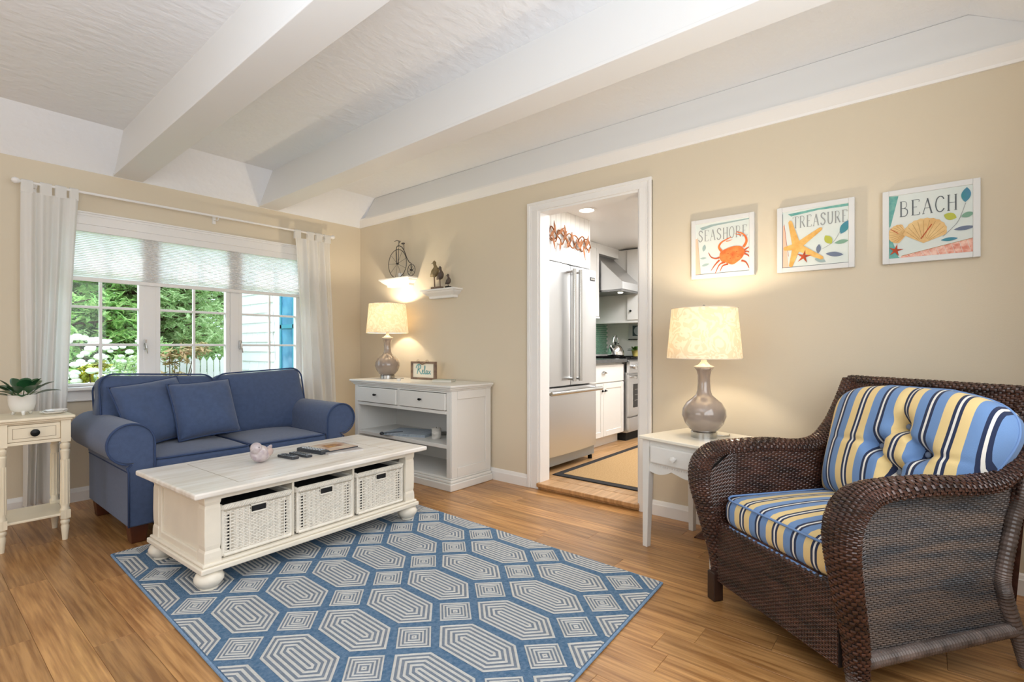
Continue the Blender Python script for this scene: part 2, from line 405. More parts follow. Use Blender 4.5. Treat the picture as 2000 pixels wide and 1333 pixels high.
# ---- cellular shade
bl = thing('cellular_shade', 'white pleated cellular shade pulled halfway down the casement window', 'blind', (0, 0, 0))
MB().box(.705, 2.505, WY-.017, WY+.01, 1.895, 1.945).build('headrail', m_trim, bl, bevel=.003)
n = 26; pts = []
b = MB(); zt, zb2 = 1.895, 1.572
b.grid(lambda u, v: (.708+u*1.794, WY-.004+(.0075 if round(v*2*n) % 2 else -.0075), zt+(zb2-zt)*v), 1, 2*n)
b.build('pleated_fabric', m_blind, bl)
MB().box(.705, 2.505, WY-.016, WY+.008, 1.545, 1.572).build('bottom_rail', m_trim, bl, bevel=.004)

# ---- curtain rod, curtains
RY, RZ = 4.5, 2.145
rod = thing('curtain_rod', 'thin white curtain rod with ball finials above the window', 'curtain rod', (0, RY, RZ))
MB().tube([(.535, 0, 0), (2.70, 0, .008)], .0085, 10).build('pole', m_trim, rod, smooth='auto')
for x, z, sg in ((.53, 0, -1), (2.705, .008, 1)):
    pr = [(.0001, -.05), (.014, -.046), (.021, -.032), (.017, -.016), (.009, -.008), (.012, -.002), (.009, .004), (.009, .012)]
    MB().lathe([(r, (zz if sg < 0 else -zz)) for r, zz in (pr if sg < 0 else pr)], 14, (x, 0, z), ax='x').build('finial', m_trim, rod, smooth=True)
for x in (.60, 1.70, 2.66):
    b = MB(); b.tube([(x, 0, -.008), (x, .02, -.022), (x, .097, -.01)], .005, 8); b.box(x-.012, x+.012, .09, .0995, -.04, .025); b.build('bracket', m_trim, rod)
def curtain(xa0, xa1, xb0, xb1, zb, label, seed, tabs):
    rnd = random.Random(seed); ph = [rnd.uniform(0, 6.28) for _ in range(4)]
    t = thing('curtain', label, 'curtain', (0, RY, 0), group='white tab top curtains')
    def f(u, v):
        x = (xa0+(xa1-xa0)*u)*(1-v)+(xb0+(xb1-xb0)*u)*v
        a = .008+.026*v**.5
        y = a*(sin(u*24+ph[0]+v*.8)+.5*sin(u*41+ph[1]-v*1.5)+.35*sin(u*9+ph[2]+v*2))
        x += .012*v*sin(v*5+ph[3]+u*7)
        return (x, y-.004, RZ-.055+(zb-RZ+.055)*v)
    MB().grid(f, 110, 36).build('panel', m_curt, t, smooth=True)
    for u0, u1 in tabs:
        b = MB(); xa, xb = xa0+(xa1-xa0)*u0, xa0+(xa1-xa0)*u1; pf = []
        for k in range(13):
            a = pi*k/12; pf.append((.0135*cos(a), .0135*sin(a)))
        pf = [(.014, -.07)]+pf+[(-.014, -.07)]
        b.grid(lambda u, v: (xa+(xb-xa)*u, pf[round(v*14)][0], RZ+.002+pf[round(v*14)][1]+.006*(xa/2.7)), 1, 14); b.build('tab', m_curt, t, smooth=True)
curtain(.525, .81, .53, .715, .05, 'white cotton curtain to the left of the window behind the accent table', 3, [(0, .2), (.32, .52), (.58, .78), (.84, 1)])
curtain(2.345, 2.705, 2.44, 2.80, .05, 'white cotton curtain near the room corner behind the sofa arm', 5, [(0, .16), (.34, .52), (.58, .76), (.82, 1)])

# ================================================================== KITCHEN
KY, KX = 3.2, 5.87
S(MB().box(WX+.12, 6.6, .3, KY+.1, -.02, .036), 'floor_kitchen', m_fbase)
kf = D2.objects['floor_kitchen']; y = 2.72
while y > 1.1:
    x = WX+.13-random.uniform(0, .6)
    while x < 5.8:
        l = random.uniform(.7, 1.4); a, e = max(x, WX+.13), min(x+l, 5.8)
        if e-a > .04: plank(a, e, y-.1, y, .05, kf, m_kfloor)
        x += l
    y -= .1
S(MB().box(WX+.12, 6.7, KY, KY+.1, 0, 2.4), 'wall_kitchen_left', m_white); S(MB().box(KX, KX+.1, .2, KY, 0, 2.4), 'wall_kitchen_back', m_white)
S(MB().box(WX+.12, 6.7, .2, .3, 0, 2.4), 'wall_kitchen_right', m_white)
S(MB().box(WX+.12, 6.7, .2, KY+.1, 2.25, 2.35), 'ceiling_kitchen', m_trim)
b = MB()
bk = struct(MB().box(WX+.12, 4.10, 2.42, KY, 1.80, 2.25).build('trim_3', m_white))
x = WX+.122
while x < 4.09:
    MB().box(x, min(x+.074, 4.10), 2.412, 2.421, 1.80, 2.25).build('beadboard', m_white, bk, bevel=.004); x += .076
# green glass mosaic on the range wall, one joined relief of small tiles
m_tile = M('green glass tile', '#6fa386', .15, rnd=0, var=.18, vscale=14, coat=.5)
b = MB(); z = .99; r = 0
while z < 1.85:
    x = 4.72+(r % 2)*.025
    while x < KX-.03: b.box(x, min(x+.046, KX), KY-.006, KY, z, z+.0225); x += .05
    z += .026; r += 1
wl = D2.objects['wall_kitchen_left']; b.build('mosaic_tile', m_tile, wl, kind='stuff')
# refrigerator
fr = thing('refrigerator', 'stainless french door refrigerator with freezer drawer in the kitchen', 'refrigerator', (3.69, 2.36, .05))
MB().box(-.43, .43, .07, .75, .04, 1.73).build('cabinet', M('grey fridge side', '#8f9193', .4), fr, bevel=.004)
def curved(x0, x1, z0, z1, bulge=.018):
    b = MB(); c = (x0+x1)/2; h = (x1-x0)/2
    b.grid(lambda u, v: (x0+(x1-x0)*u, .0-bulge*(1-((u-.5)*2)**2)+.004, z0+(z1-z0)*v), 16, 2)
    b.box(x0, x1, .004, .066, z0, z1); return b
for x0, x1 in ((-.432, -.003), (.003, .432)): curved(x0, x1, .705, 1.725).build('door', m_steel, fr, smooth='auto')
dr = curved(-.432, .432, .13, .69, .022).build('freezer_drawer', m_steel, fr, smooth='auto')
MB().box(-.425, .425, .02, .06, .045, .122).build('kick_grille', M('fridge grille', '#a8abad', .4, metal=.6), fr, bevel=.003)
for sx in (-.4, .4): MB().lathe([(.02, -.0), (.02, .03), (.012, .045)], 12, (sx, .05, 0)).build('foot', m_black, fr)
for sx in (-.048, .048):
    b = MB(); b.tube([(sx, -.065, .74), (sx, -.065, 1.69)], .0165, 12)
    for z in (.76, 1.67): b.tube([(sx, -.065, z), (sx, 0, z)], .011, 8)
    b.build('handle', m_nickel, fr, smooth='auto')
b = MB(); b.tube([(-.40, -.075, .655), (.40, -.075, .655)], .0165, 12)
for x in (-.39, .39): b.tube([(x, -.075, .655), (x, 0, .655)], .014, 8)
b.build('handle', m_nickel, dr, smooth='auto')
MB().box(.30, .385, -.014, -.005, 1.63, 1.66).build('badge', m_black, fr, bevel=.001); MB().box(.305, .38, -.0155, -.013, 1.637, 1.653).build('badge_plate', m_nickel, fr)
# base cabinet
bc = thing('base_cabinet', 'white shaker base cabinet beside the range', 'cabinet', (4.60, 2.55, .05))
MB().box(-.45, .45, .02, .63, .1, .86).build('carcass', m_white, bc); MB().box(-.45, .45, .08, .1, 0, .1).build('toe_kick', m_white, bc)
def shaker(x0, x1, z0, z1, par, name, mat, st=.055, y=0):
    b = MB(); b.box(x0+.002, x1-.002, y+.006, y+.0175, z0+.002, z1-.002); b.box(x0, x0+st, y, y+.018, z0, z1); b.box(x1-st, x1, y, y+.018, z0, z1); b.box(x0+st, x1-st, y, y+.018, z0, z0+st); b.box(x0+st, x1-st, y, y+.018, z1-st, z1)
    return b.build(name, mat, par, bevel=.002)
d1 = MB().box(-.445, .445, 0, .02, .665, .845).build('drawer', m_white, bc, bevel=.003)
for x0, x1, kx in ((-.445, -.002, -.03), (.002, .445, .03)):
    q = shaker(x0, x1, .11, .655, bc, 'door', m_white); MB().lathe([(.004, 0), (.004, .012), (.012, .018), (.012, .026), (.001, .03)], 12, (kx, -.03, .58), ax='y').build('knob', m_black, q, smooth='auto')
b = MB(); b.grid(lambda u, v: (.04*cos(pi*u), -.022*sin(pi*v/2)-.001, .755+.028*sin(pi*u)*(1-.5*v)), 10, 5); b.build('cup_pull', m_nickel, d1, smooth=True)
ct = tag(MB().box(4.12, 5.068, 2.52, KY, .912, .952).build('countertop', M('grey stone counter', '#4e4f4e', .2, var=.3, vscale=25), bevel=.004), 'grey stone countertop over the kitchen base cabinet', 'countertop')
# range
rg = thing('range', 'stainless gas range with knobs and glass oven door', 'stove', (5.46, 2.5, .05))
MB().box(-.385, .385, .03, .66, .09, .86).build('body', m_steel, rg); MB().box(-.37, .37, .05, .6, 0, .09).build('plinth', m_dark, rg)
od = MB().box(-.383, .383, 0, .03, .27, .73).build('oven_door', m_steel, rg, bevel=.004)
b = MB(); b.box(-.28, .28, -.004, .002, .36, .62); b.build('oven_window', M('oven glass', '#0e0e10', .08), od)
b = MB()
for z in (.44, .5, .56): b.tube([(-.27, -.006, z), (.27, -.006, z)], .003, 6)
b.build('rack', m_nickel, od)
b = MB(); b.tube([(-.36, -.06, .70), (.36, -.06, .70)], .015, 12)
for x in (-.34, .34): b.tube([(x, -.06, .7), (x, 0, .7)], .01, 8)
b.build('handle', m_nickel, od, smooth='auto')
MB().box(-.383, .383, 0, .03, .10, .255).build('storage_drawer', m_steel, rg, bevel=.004)
MB().prism([(0, .745), (.05, .745), (.05, .885), (.02, .885), (-.01, .87)], -.385, .385, 'x').build('control_panel', m_steel, rg, bevel=.003)
for k in range(6):
    x = -.3+k*.12; MB().lathe([(.028, 0), (.026, .022), (.02, .034), (.001, .036)], 14, (x, -.006-.036, .81), ax='y').build('knob', m_chrome, rg, smooth='auto')
MB().box(-.385, .385, .02, .66, .86, .895).build('cooktop', M('black cooktop', '#1c1c1d', .3), rg, bevel=.003)
b = MB()
for x in (-.36, -.24, -.12, -.01, .01, .12, .24, .36): b.box(x-.006, x+.006, .05, .64, .9, .918)
for y in (.06, .2, .34, .48, .62): b.box(-.37, .37, y-.006, y+.006, .9, .915)
b.build('grate', m_black, rg)
# hood
hd = thing('range_hood', 'slope fronted stainless hood above the range', 'range hood', (5.46, KY, 0))
MB().prism([(0, 1.72), (-.62, 1.72), (-.62, 1.80), (-.26, 2.14), (0, 2.14)], -.38, .38, 'x').build('canopy', m_steel, hd, bevel=.003)
b = MB(); b.box(-.37, .37, -.6, -.02, 1.70, 1.722); b.build('filter_tray', M('hood filter', '#8e8f90', .3, metal=1, bump=.2, bscale=90), hd)
for x in (-.2, .2): MB().lathe([(.03, 1.695), (.03, 1.702)], 14, (x, -.5, 0)).build('lamp', emit('hood lamp', '#fff6e4', 6), hd)
S(MB().box(5.06, KX, KY-.33, KY, 2.14, 2.25), 'trim_4', m_white)
# upper cabinets
uc = thing('wall_cabinet', 'white wall cabinet between refrigerator and range hood', 'cabinet', (4.60, KY-.34, 1.42))
MB().box(-.45, .46, .02, .34, 0, .83).build('carcass', m_white, uc); 
for x0, x1 in ((-.45, .002), (.006, .458)): shaker(x0, x1, .005, .825, uc, 'door', m_white)
MB().box(-.45, .465, -.004, .33, -.02, 0).build('light_rail', m_white, uc, bevel=.002)
fc = thing('wall_cabinet', 'white wall cabinet on the far kitchen wall under the hood edge', 'cabinet', (KX, 2.5, 1.385))
MB().box(-.33, 0, -.6, .695, 0, .85).build('carcass', m_white, fc)
b = MB(); b.box(-.348, -.33, -.25, .25, .015, .84); q = b.build('door', m_white, fc, bevel=.003); MB().lathe([(.005, 0), (.005, .012), (.013, .018), (.013, .026), (.001, .03)], 12, (-.378, .2, .12), ax='x').build('knob', m_black, q, smooth='auto')
MB().box(-.345, 0, -.6, .695, -.02, 0).build('light_rail', m_white, fc, bevel=.002)
# kettle
kt = thing('kettle', 'shiny steel kettle with arched handle on the range', 'kettle', (5.45, 2.86, .968))
MB().lathe([(.085, 0), (.098, .01), (.1, .03), (.092, .075), (.07, .115), (.045, .135), (.02, .142), (.001, .143)], 24).build('body', m_chrome, kt, smooth='auto')
MB().lathe([(.012, .14), (.01, .15), (.018, .158), (.014, .17), (.001, .174)], 14).build('lid_knob', m_black, kt, smooth=True)
MB().tube([(.07*cos(a), 0, .12+.125*sin(a)) for a in [radians(12+156*k/14) for k in range(15)]], .011, 8).build('handle', m_chrome, kt, smooth=True)
MB().tube([(-.075, 0, .07), (-.115, 0, .105), (-.13, 0, .13)], [.022, .016, .012], 10).build('spout', m_chrome, kt, smooth=True)
# leafy plants: shared leaf generator
def leafy(mb, n, L, wd, hub, up=(.3, 1.3), seed=1, curl=.3, rad=.02, mi=0):
    r = random.Random(seed)
    for i in range(n):
        a = i*2.4+r.uniform(-.3, .3); el = r.uniform(*up); ln = L*r.uniform(.75, 1.1); w2 = wd*r.uniform(.8, 1.1)
        d = Vector((cos(a)*cos(el), sin(a)*cos(el), sin(el))); sd = Vector((-sin(a), cos(a), 0)); nn = sd.cross(d)*-1
        st = Vector(hub)+Vector((cos(a), sin(a), 0))*rad
        stem = .35*ln; mb.tube([st, st+d*stem], .0022, 5, 1)
        vs = []; N = 7
        for k in range(N+1):
            t = k/N; c = st+d*(stem+ln*t)+Vector((0, 0, -1))*curl*ln*t*t; ww = w2*sin(pi*min(1, t*.92+.05))**.8
            vs += [c-sd*ww+nn*ww*.25, c, c+sd*ww+nn*ww*.25]
        mb.add(vs, [(k*3+q, k*3+q+1, k*3+q+4, k*3+q+3) for k in range(N) for q in (0, 1)], mi)
m_leaf = M('deep green leaf', '#2f5f35', .3, col2='#1f4a2c', vscale=18, coat=.3); m_stem = M('leaf stem', '#4a5a2c', .6); m_leaf2 = M('kitchen leaf', '#5f8a35', .5, col2='#35602a', vscale=30)
kp = thing('potted_plant', 'small leafy plant in a yellow pot beside the kettle', 'plant', (5.70, 2.72, .966))
MB().lathe([(.035, 0), (.05, .06), (.055, .075), (.048, .075), (.044, .06), (.001, .058)], 18).build('pot', M('yellow pot', '#e6d27a', .4), kp, smooth='auto')
b = MB(); leafy(b, 26, .07, .02, (0, 0, .06), (.2, 1.2), 4); b.build('foliage', [m_leaf2, m_stem], kp, smooth=True)
kpic = thing('framed_picture', 'small white framed blue picture on the far kitchen wall', 'picture', (KX, 2.76, 1.18))
b = MB(); b.box(-.02, 0, -.13, .13, 0, .2); b.build('frame', M('grey white frame', '#b9bcbc', .4), kpic, bevel=.002)
MB().box(-.0225, -.02, -.075, .075, .035, .165).build('mat_board', M('dark slate print', '#35464e', .6), kpic); 
MB().lathe([(.055, 0), (.055, .002), (.001, .002)], 20, (-.0245, 0, .1), ax='x').build('shell_print', M('pale blue print', '#b7c7d2', .6, var=.2), kpic)
MB().box(-.024, 0, -.132, .132, -.012, 0).build('ledge', m_black, kpic)
# garland on the beadboard
gl = thing('vine_garland', 'twisted orange brown vine garland on the white bulkhead', 'garland', (3.62, 2.405, 2.02))
m_vine = M('orange brown vine', '#a8693a', .7, var=.4, vscale=30)
for q in range(3):
    r = random.Random(q+2); P = []
    for k in range(60):
        t = k/59; x = -.40+.84*t; P.append((x, -.012-.01*sin(t*31+q*2), .0-.02*t+.055*sin(t*(17+3*q)+q*2.1)+.012*sin(t*47+q)))
    MB().tube(P, .0055, 6).build('vine', m_vine, gl, smooth=True)
r = random.Random(9)
for q in range(22):
    x = -.40+.84*q/21; a = r.uniform(.3, 2.8); ln = r.uniform(.08, .14); zz = -.02*(q/15)+r.uniform(-.04, .04)
    b = MB(); c = Vector((x, -.014, zz)); dv = Vector((cos(a)*.6, -.12, abs(sin(a)) if q % 3 else -.7)).normalized(); sd = Vector((-dv.z, 0, dv.x))
    vs = []
    for k in range(6):
        t = k/5; wdt = .016*sin(pi*min(1, t*.9+.08)); vs += [c+dv*ln*t-sd*wdt, c+dv*ln*t+Vector((0, -.004, 0)), c+dv*ln*t+sd*wdt]
    b.add(vs, [(k*3+e, k*3+e+1, k*3+e+4, k*3+e+3) for k in range(5) for e in (0, 1)]); b.build('leaf', m_vine, gl, smooth=True)
# ceiling downlight
dl = thing('recessed_light', 'round white recessed downlight glowing in the kitchen ceiling', 'ceiling light', (3.75, 2.24, 2.25))
MB().lathe([(.085, 0), (.09, -.006), (.065, -.008), (.062, 0)], 24).build('trim_ring', m_trim, dl, smooth='auto'); MB().lathe([(.062, -.002), (.001, -.003)], 20).build('lens', emit('downlight lens', '#fff6e8', 8), dl)
# sisal rug in the kitchen
kr = thing('sisal_rug', 'tan sisal rug with black border on the kitchen floor', 'rug', (0, 0, .05))
MB().box(3.36, 4.93, 1.0, 2.325, .0, .008).build('border', M('black rug binding', '#211d1c', .9, bump=.2, bscale=200), kr, bevel=.002)
MB().box(3.425, 4.865, 1.065, 2.26, .004, .0105).build('field', M('tan sisal', '#bd9a6c', .95, col2='#ab8858', vscale=90, bump=.4, bscale=260), kr)
# ================================================================== OUTDOORS
m_grass = M('lawn', '#5f8a3c', .9, col2='#82a04f', vscale=3); 
struct(MB().box(-12, 14, WY+.14, 30, -.7, -.5).build('ground_garden', m_grass))
m_fol = translucent('pine foliage', '#c6dc90', .4, pattern='#86b665'); m_fol2 = translucent('bush foliage', '#cddba6', .4, pattern='#8fb070')
m_yel = M('yellow green foliage', '#d6c23c', .7, col2='#8aa03a', vscale=8); m_flw = M('white blossom', '#f1efe8', .7); m_rust = M('russet foliage', '#b98f6a', .8, col2='#8a8a4e', vscale=7)
m_bark = M('bark', '#6a5240', .9, var=.4, vscale=20, bump=.5)
def fol(mb, rnd, c, rad, n, s, flat=1.0, mi=0):
    c = Vector(c)
    for _ in range(n):
        d = Vector((rnd.gauss(0, 1), rnd.gauss(0, 1), rnd.gauss(0, 1)*flat)); d = d/max(d.length, .01)*rad*rnd.random()**.4; d.z *= .6
        p = c+d; a = rnd.uniform(0, 6.28); e = rnd.uniform(-.5, .9); u = Vector((cos(a)*cos(e), sin(a)*cos(e), sin(e))); v = u.cross(Vector((rnd.uniform(-1, 1), rnd.uniform(-1, 1), 1))).normalized(); l = s*rnd.uniform(.6, 1.3)
        mb.add([p-u*l, p+v*l*.32, p+u*l, p-v*l*.32], [(0, 1, 2, 3)], mi)
def pine(x, y, h, r, label, seed, mat):
    rn = random.Random(seed); t = thing('pine_tree', label, 'tree', (x, y, -.5), group='pines beyond the window')
    MB().tube([(0, 0, 0), (.02, .03, h*.5), (0, 0, h)], [.13, .09, .02], 10).build('trunk', m_bark, t, smooth=True)
    b = MB(); bb = MB(); z = .35
    while z < h:
        rr = r*(1-.75*(z/h)**1.3); k = 10
        for q in range(k):
            a = q*2*pi/k+rn.uniform(-.3, .3)+z*3; L = rr*rn.uniform(.75, 1.1); tip = Vector((cos(a)*L, sin(a)*L, z+.12*L)); bb.tube([(0, 0, z), tip*.6+Vector((0, 0, z*.4)), tip], [.03, .02, .006], 5)
            for f in (.45, .75, 1.0): fol(b, rn, (tip.x*f, tip.y*f, z+.12*L*f), .17+.14*rr*.5, 46, .075, .5)
        z += .21
    bb.build('branches', m_bark, t); b.build('foliage', mat, t, kind='stuff')
pine(1.15, 9.4, 5.2, 1.5, 'bright green pine filling the left casement', 1, m_fol)
pine(2.75, 10.2, 5.4, 1.5, 'darker pine behind the white fence in the middle casement', 2, m_fol2)
pine(.0, 12.0, 6.5, 1.9, 'tall pine behind the bright pine at the left window edge', 3, m_fol)
pine(2.0, 13.0, 6.5, 2.2, 'tall pine in the gap between the two nearer pines', 4, m_fol)
pine(4.3, 12.5, 6.0, 2.0, 'pine half hidden by the neighbouring white wall', 6, m_fol2)
pine(-1.9, 10.8, 5.5, 1.7, 'pine at the far left of the garden behind the curtain', 8, m_fol)
def bush(x, y, r, h, label, seed, mat, cat='bush', n=10, flowers=None, s=.05):
    h += .36; rn = random.Random(seed); t = thing('garden_bush', label, cat, (x, y, -.5), group='garden bushes'); b = MB(); st = MB()
    for q in range(n):
        a = rn.uniform(0, 6.28); rr = r*rn.random()**.5; c = (cos(a)*rr, sin(a)*rr, h*rn.uniform(.35, .95)); fol(b, rn, c, r*.42, 70, s); st.tube([(0, 0, 0), (c[0]*.5, c[1]*.5, c[2]*.6), c], [.012, .01, .004], 5)
    b.build('foliage', mat, t, kind='stuff'); st.build('stems', m_bark, t)
    if flowers:
        f = MB()
        for q in range(flowers):
            a = rn.uniform(0, 6.28); rr = r*1.05*rn.random()**.5; f.sphere((cos(a)*rr, sin(a)*rr, h*rn.uniform(.7, 1.12)), rn.uniform(.03, .055), 7, 5, (1, 1, .7))
        f.build('blossoms', m_flw, t, kind='stuff')
bush(1.0, 6.9, .42, 1.18, 'white flowering bush low in the left casement', 11, m_fol2, flowers=70)
bush(.82, 6.5, .2, 1.28, 'yellow leaved shrub at the left edge of the window', 12, m_yel, n=12)
bush(1.38, 6.8, .2, 1.12, 'yellow shrub among white blossoms beside the first mullion', 13, m_yel, n=12)
bush(1.55, 7.5, .45, 1.15, 'white blossom bush behind the yellow shrub', 14, m_fol2, flowers=60)
bush(2.3, 7.6, .42, 1.42, 'russet leaved shrub in front of the white picket fence', 15, m_rust, n=12)
bush(2.0, 7.3, .2, 1.1, 'small russet plant beneath the middle casement', 16, m_rust, n=6)
bush(1.9, 8.3, .5, 1.5, 'green shrub between pines and picket fence', 17, m_fol2)
bush(.5, 8.0, .5, 1.25, 'leafy shrub under the bright green pine', 18, m_fol, flowers=40)
pf = thing('picket_fence', 'white picket fence low in the middle casement', 'fence', (0, 7.95, -.5))
for k in range(19): MB().prism([(-.035, 0), (.035, 0), (.035, 1.38), (0, 1.44), (-.035, 1.38)], -.01, .01, 'y').build('picket', m_trim, pf, loc=(1.7+k*.085, 0, 0))
for z in (.3, 1.15): MB().box(1.6, 3.3, .012, .04, z, z+.07).build('rail', m_trim, pf)
# neighbouring wing with shingles and a window whose blue reflection is painted into the pane
nw = thing('house_wing', 'sunlit white shingled house wing seen through the right casement', 'house', (3.25, 0, -.5))
MB().box(.03, 2.5, 5.3, 7.95, 0, 4.0).build('wall', m_trim, nw)
m_sh = M('white painted shingle', '#e9e9e6', .7, rnd=.05)
z = .3
while z < 3.2:
    y = 5.3+random.uniform(-.2, 0)
    while y < 7.9:
        wd = random.uniform(.14, .3); a, e = max(y, 5.3), min(y+wd, 7.9)
        if e-a > .02 and not (a < 6.75 and e > 5.82 and z > .95 and z < 2.75):
            MB().add([(.0, a+.002, z), (.0, e-.002, z), (.024, e-.002, z+.15), (.024, a+.002, z+.15), (.03, a+.002, z), (.03, e-.002, z)], [(0, 1, 2, 3), (0, 4, 5, 1), (0, 3, 4), (1, 5, 2)]).build('shingle', m_sh, nw)
        y += wd
    z += .135
MB().box(-.02, .03, 7.85, 7.97, 0, 4).build('corner_board', m_trim, nw, bevel=.004)
wn = MB(); wn.box(-.015, .03, 5.85, 5.93, 1.05, 2.7); wn.box(-.015, .03, 6.62, 6.70, 1.05, 2.7); wn.box(-.015, .03, 5.85, 6.7, 2.62, 2.7); wn.box(-.03, .03, 5.82, 6.73, .98, 1.06); wf = wn.build('window_frame', m_trim, nw, bevel=.004)
mb_ = M('blue reflection glass', '#245a7c', .08, col2='#5d95b3', vscale=3, coat=.6); m_teal = M('teal sash', '#3f8799', .4)
MB().box(.012, .02, 5.93, 6.62, 1.06, 2.62).build('pane', mb_, wf)
b = MB(); b.box(.0, .022, 5.93, 6.62, 1.82, 1.87); b.box(.0, .022, 5.93, 5.97, 1.06, 2.62); b.box(.0, .022, 6.58, 6.62, 1.06, 2.62); b.box(.0, .02, 6.26, 6.29, 1.06, 2.62); b.build('sash', m_teal, wf)
# ================================================================== SOFA
sf = thing('sofa', 'blue denim two seat sofa with rolled arms under the window', 'sofa', (1.455, 3.33, 0))
# arm profile in (x outward from inner face, z)
def arm_profile():
    R = .112; cx, cz = .105, .555; P = [(0, .10)]
    a = 0
    P += [(-.007, .30), (-.007, .5)]
    for k in range(0, 19):
        t = radians(180-200*k/18-0); P.append((cx+R*cos(t), cz+R*sin(t)))
    for k in range(1, 6):
        t = radians(-20-70*k/5); P.append((cx+R*cos(t), cz+R*sin(t)))
    P += [(.125, .425), (.118, .40), (.117, .10)]
    return P
AP = arm_profile()
def sarm(sg):
    b = MB(); poly = [(sg*(.53+x), z) for x, z in AP]
    b.prism(poly, .0, .86, 'y'); o = b.build('arm', m_sofa, sf, smooth='auto', bevel=.012, seg=3, weld=True)
    pp = [(sg*(.53+.105+(x-.105)*.97), -.006, .36+(z-.36)*.985) for x, z in AP]
    MB().tube([p for p in pp], .0052, 6, closed=False).build('piping', m_sofa_p, o, smooth=True)
    if sg < 0: MB().tube([(sg*(.53+.118), .01, .40), (sg*(.53+.118), .85, .40)], .004, 6).build('piping', m_sofa_p, o)
sarm(-1); sarm(1)
b = MB(); b.box(-.535, .535, .045, .84, .10, .30); b.build('base', m_sofa, sf, bevel=.012, seg=3)
b = MB(); b.prism([(.60, .28), (.66, .80), (.70, .83), (.84, .83), (.86, .80), (.86, .10), (.60, .10)], -.60, .60, 'x'); b.build('back_frame', m_sofa, sf, bevel=.02, seg=3)
def box_cushion(name, hx, hy, hz, r, crown, loc, par, mat, pipe, rot=None, crown_y=0, n=9, fn=None, pr=.0055):
    b = MB(); b.rbox(hx, hy, hz, r, n, crown, crown_y, fn)
    if rot is not None: b.xf(rot)
    o = b.build(name, mat, par, smooth=True, weld=True, loc=loc)
    b = MB()
    for z in (hz-.004, -hz+.004):
        pts = [(Vector(p)) for p in rrect(hx, hy, r*1.6, 5, z)]
        if fn: pts = [fn(p) for p in pts]
        if rot is not None: pts = [rot @ p for p in pts]
        b.tube(pts, pr, 6, closed=True)
    b.build('piping', pipe, o, smooth=True); return o
def seatfn(w): return w
for sg in (-1, 1): box_cushion('seat_cushion', .262, .325, .08, .03, .022, (sg*.2645, .325, .377), sf, m_sofa, m_sofa_p)
def sag(sx):
    def f(w):
        w = Vector(w); w.y += 0
        return w
    return f
for sg in (-1, 1):
    def bf(w, sg=sg):
        w = Vector(w)
        # the top edge sags toward the middle of the sofa; outer lower corner spreads over the arm
        t = (w.y+.235)/.47; inner = (-sg*w.x+.33)/.66
        w.y -= .030*inner*t*t if t > .3 else 0
        w.x += sg*.035*max(0, .6-abs(t-.45)*2)*(1-inner)
        return w
    R = Matrix.Rotation(radians(76), 3, 'X')
    box_cushion('back_cushion', .325, .235, .085, .05, .045, (sg*.325, .635, .665), sf, m_sofa, m_sofa_p, rot=R, fn=bf, n=10)
for x in (-.59, .59):
    for y in (.07, .79): MB().add([(x-.045, y-.045, .105), (x+.045, y-.045, .105), (x+.045, y+.045, .105), (x-.045, y+.045, .105), (x-.034, y-.034, 0), (x+.034, y-.034, 0), (x+.034, y+.034, 0), (x-.034, y+.034, 0)], [(0, 1, 2, 3), (7, 6, 5, 4), (0, 4, 5, 1), (1, 5, 6, 2), (2, 6, 7, 3), (3, 7, 4, 0)]).build('leg', m_leg, sf, bevel=.004)
def throw_pillow(name, label, loc, R, s=.21, t=.075):
    o = thing(name, label, 'cushion', loc, group='blue throw pillows'); b = MB(); N = 26
    def P(u, v, sg):
        x, y = 2*u-1, 2*v-1; e = max(0, (1-x**4))*max(0, (1-y**4))
        k = 1-.05*(1-abs(y)**2)*abs(x)**3; k2 = 1-.05*(1-abs(x)**2)*abs(y)**3
        return R @ Vector((x*s*k, y*s*k2, sg*t*e**.6*(1+.05*sin(7*x+3*y))))
    for sg in (1, -1): b.grid(lambda u, v: P(u, v, sg), N, N)
    b.build('cover', m_sofa, o, smooth=True, weld=True)
    ed = [P(k/20, 0, 0) for k in range(20)]+[P(1, k/20, 0) for k in range(20)]+[P(1-k/20, 1, 0) for k in range(20)]+[P(0, 1-k/20, 0) for k in range(20)]
    MB().tube(ed, .006, 6, closed=True).build('piping', m_sofa_p, o, smooth=True)
def prot(tilt, yaw, roll): return Matrix.Rotation(radians(yaw), 3, 'Z') @ Matrix.Rotation(radians(tilt), 3, 'X') @ Matrix.Rotation(radians(roll), 3, 'Z')
throw_pillow('throw_pillow', 'blue square throw pillow leaning near the left sofa arm', (1.06, 3.785, .672), prot(66, 12, 7), .205)
throw_pillow('throw_pillow', 'blue square throw pillow in front overlapping the middle of the sofa', (1.315, 3.70, .672), prot(68, 2, 3), .19)

# ================================================================== COFFEE TABLE
ctb = thing('coffee_table', 'distressed white coffee table with three basket openings on the rug', 'coffee table', (1.447, 2.745, .012), radians(2.2))
HX, HY, TZ = .66, .355, .448
tt = MB().box(-HX, HX, -HY, HY, TZ-.026, TZ).build('tabletop', m_antq_top, ctb, bevel=.008, seg=3)
b = MB()
for x in (-.45, .45): b.box(x-.0012, x+.0012, -HY+.07, HY-.07, TZ-.004, TZ+.0004)
for y in (-HY+.07, HY-.07): b.box(-.45, .45, y-.0008, y+.0008, TZ-.004, TZ+.0003)
b.build('inlay_groove', m_line, tt)
BX, BY = .60, .30; ZB = .115
b = MB(); b.box(-BX-.022, BX+.022, -BY-.022, BY+.022, .083, ZB-.008); b.box(-BX-.012, BX+.012, -BY-.012, BY+.012, ZB-.008, ZB+.006); b.build('base_shelf', m_antq, ctb, bevel=.006, seg=3)
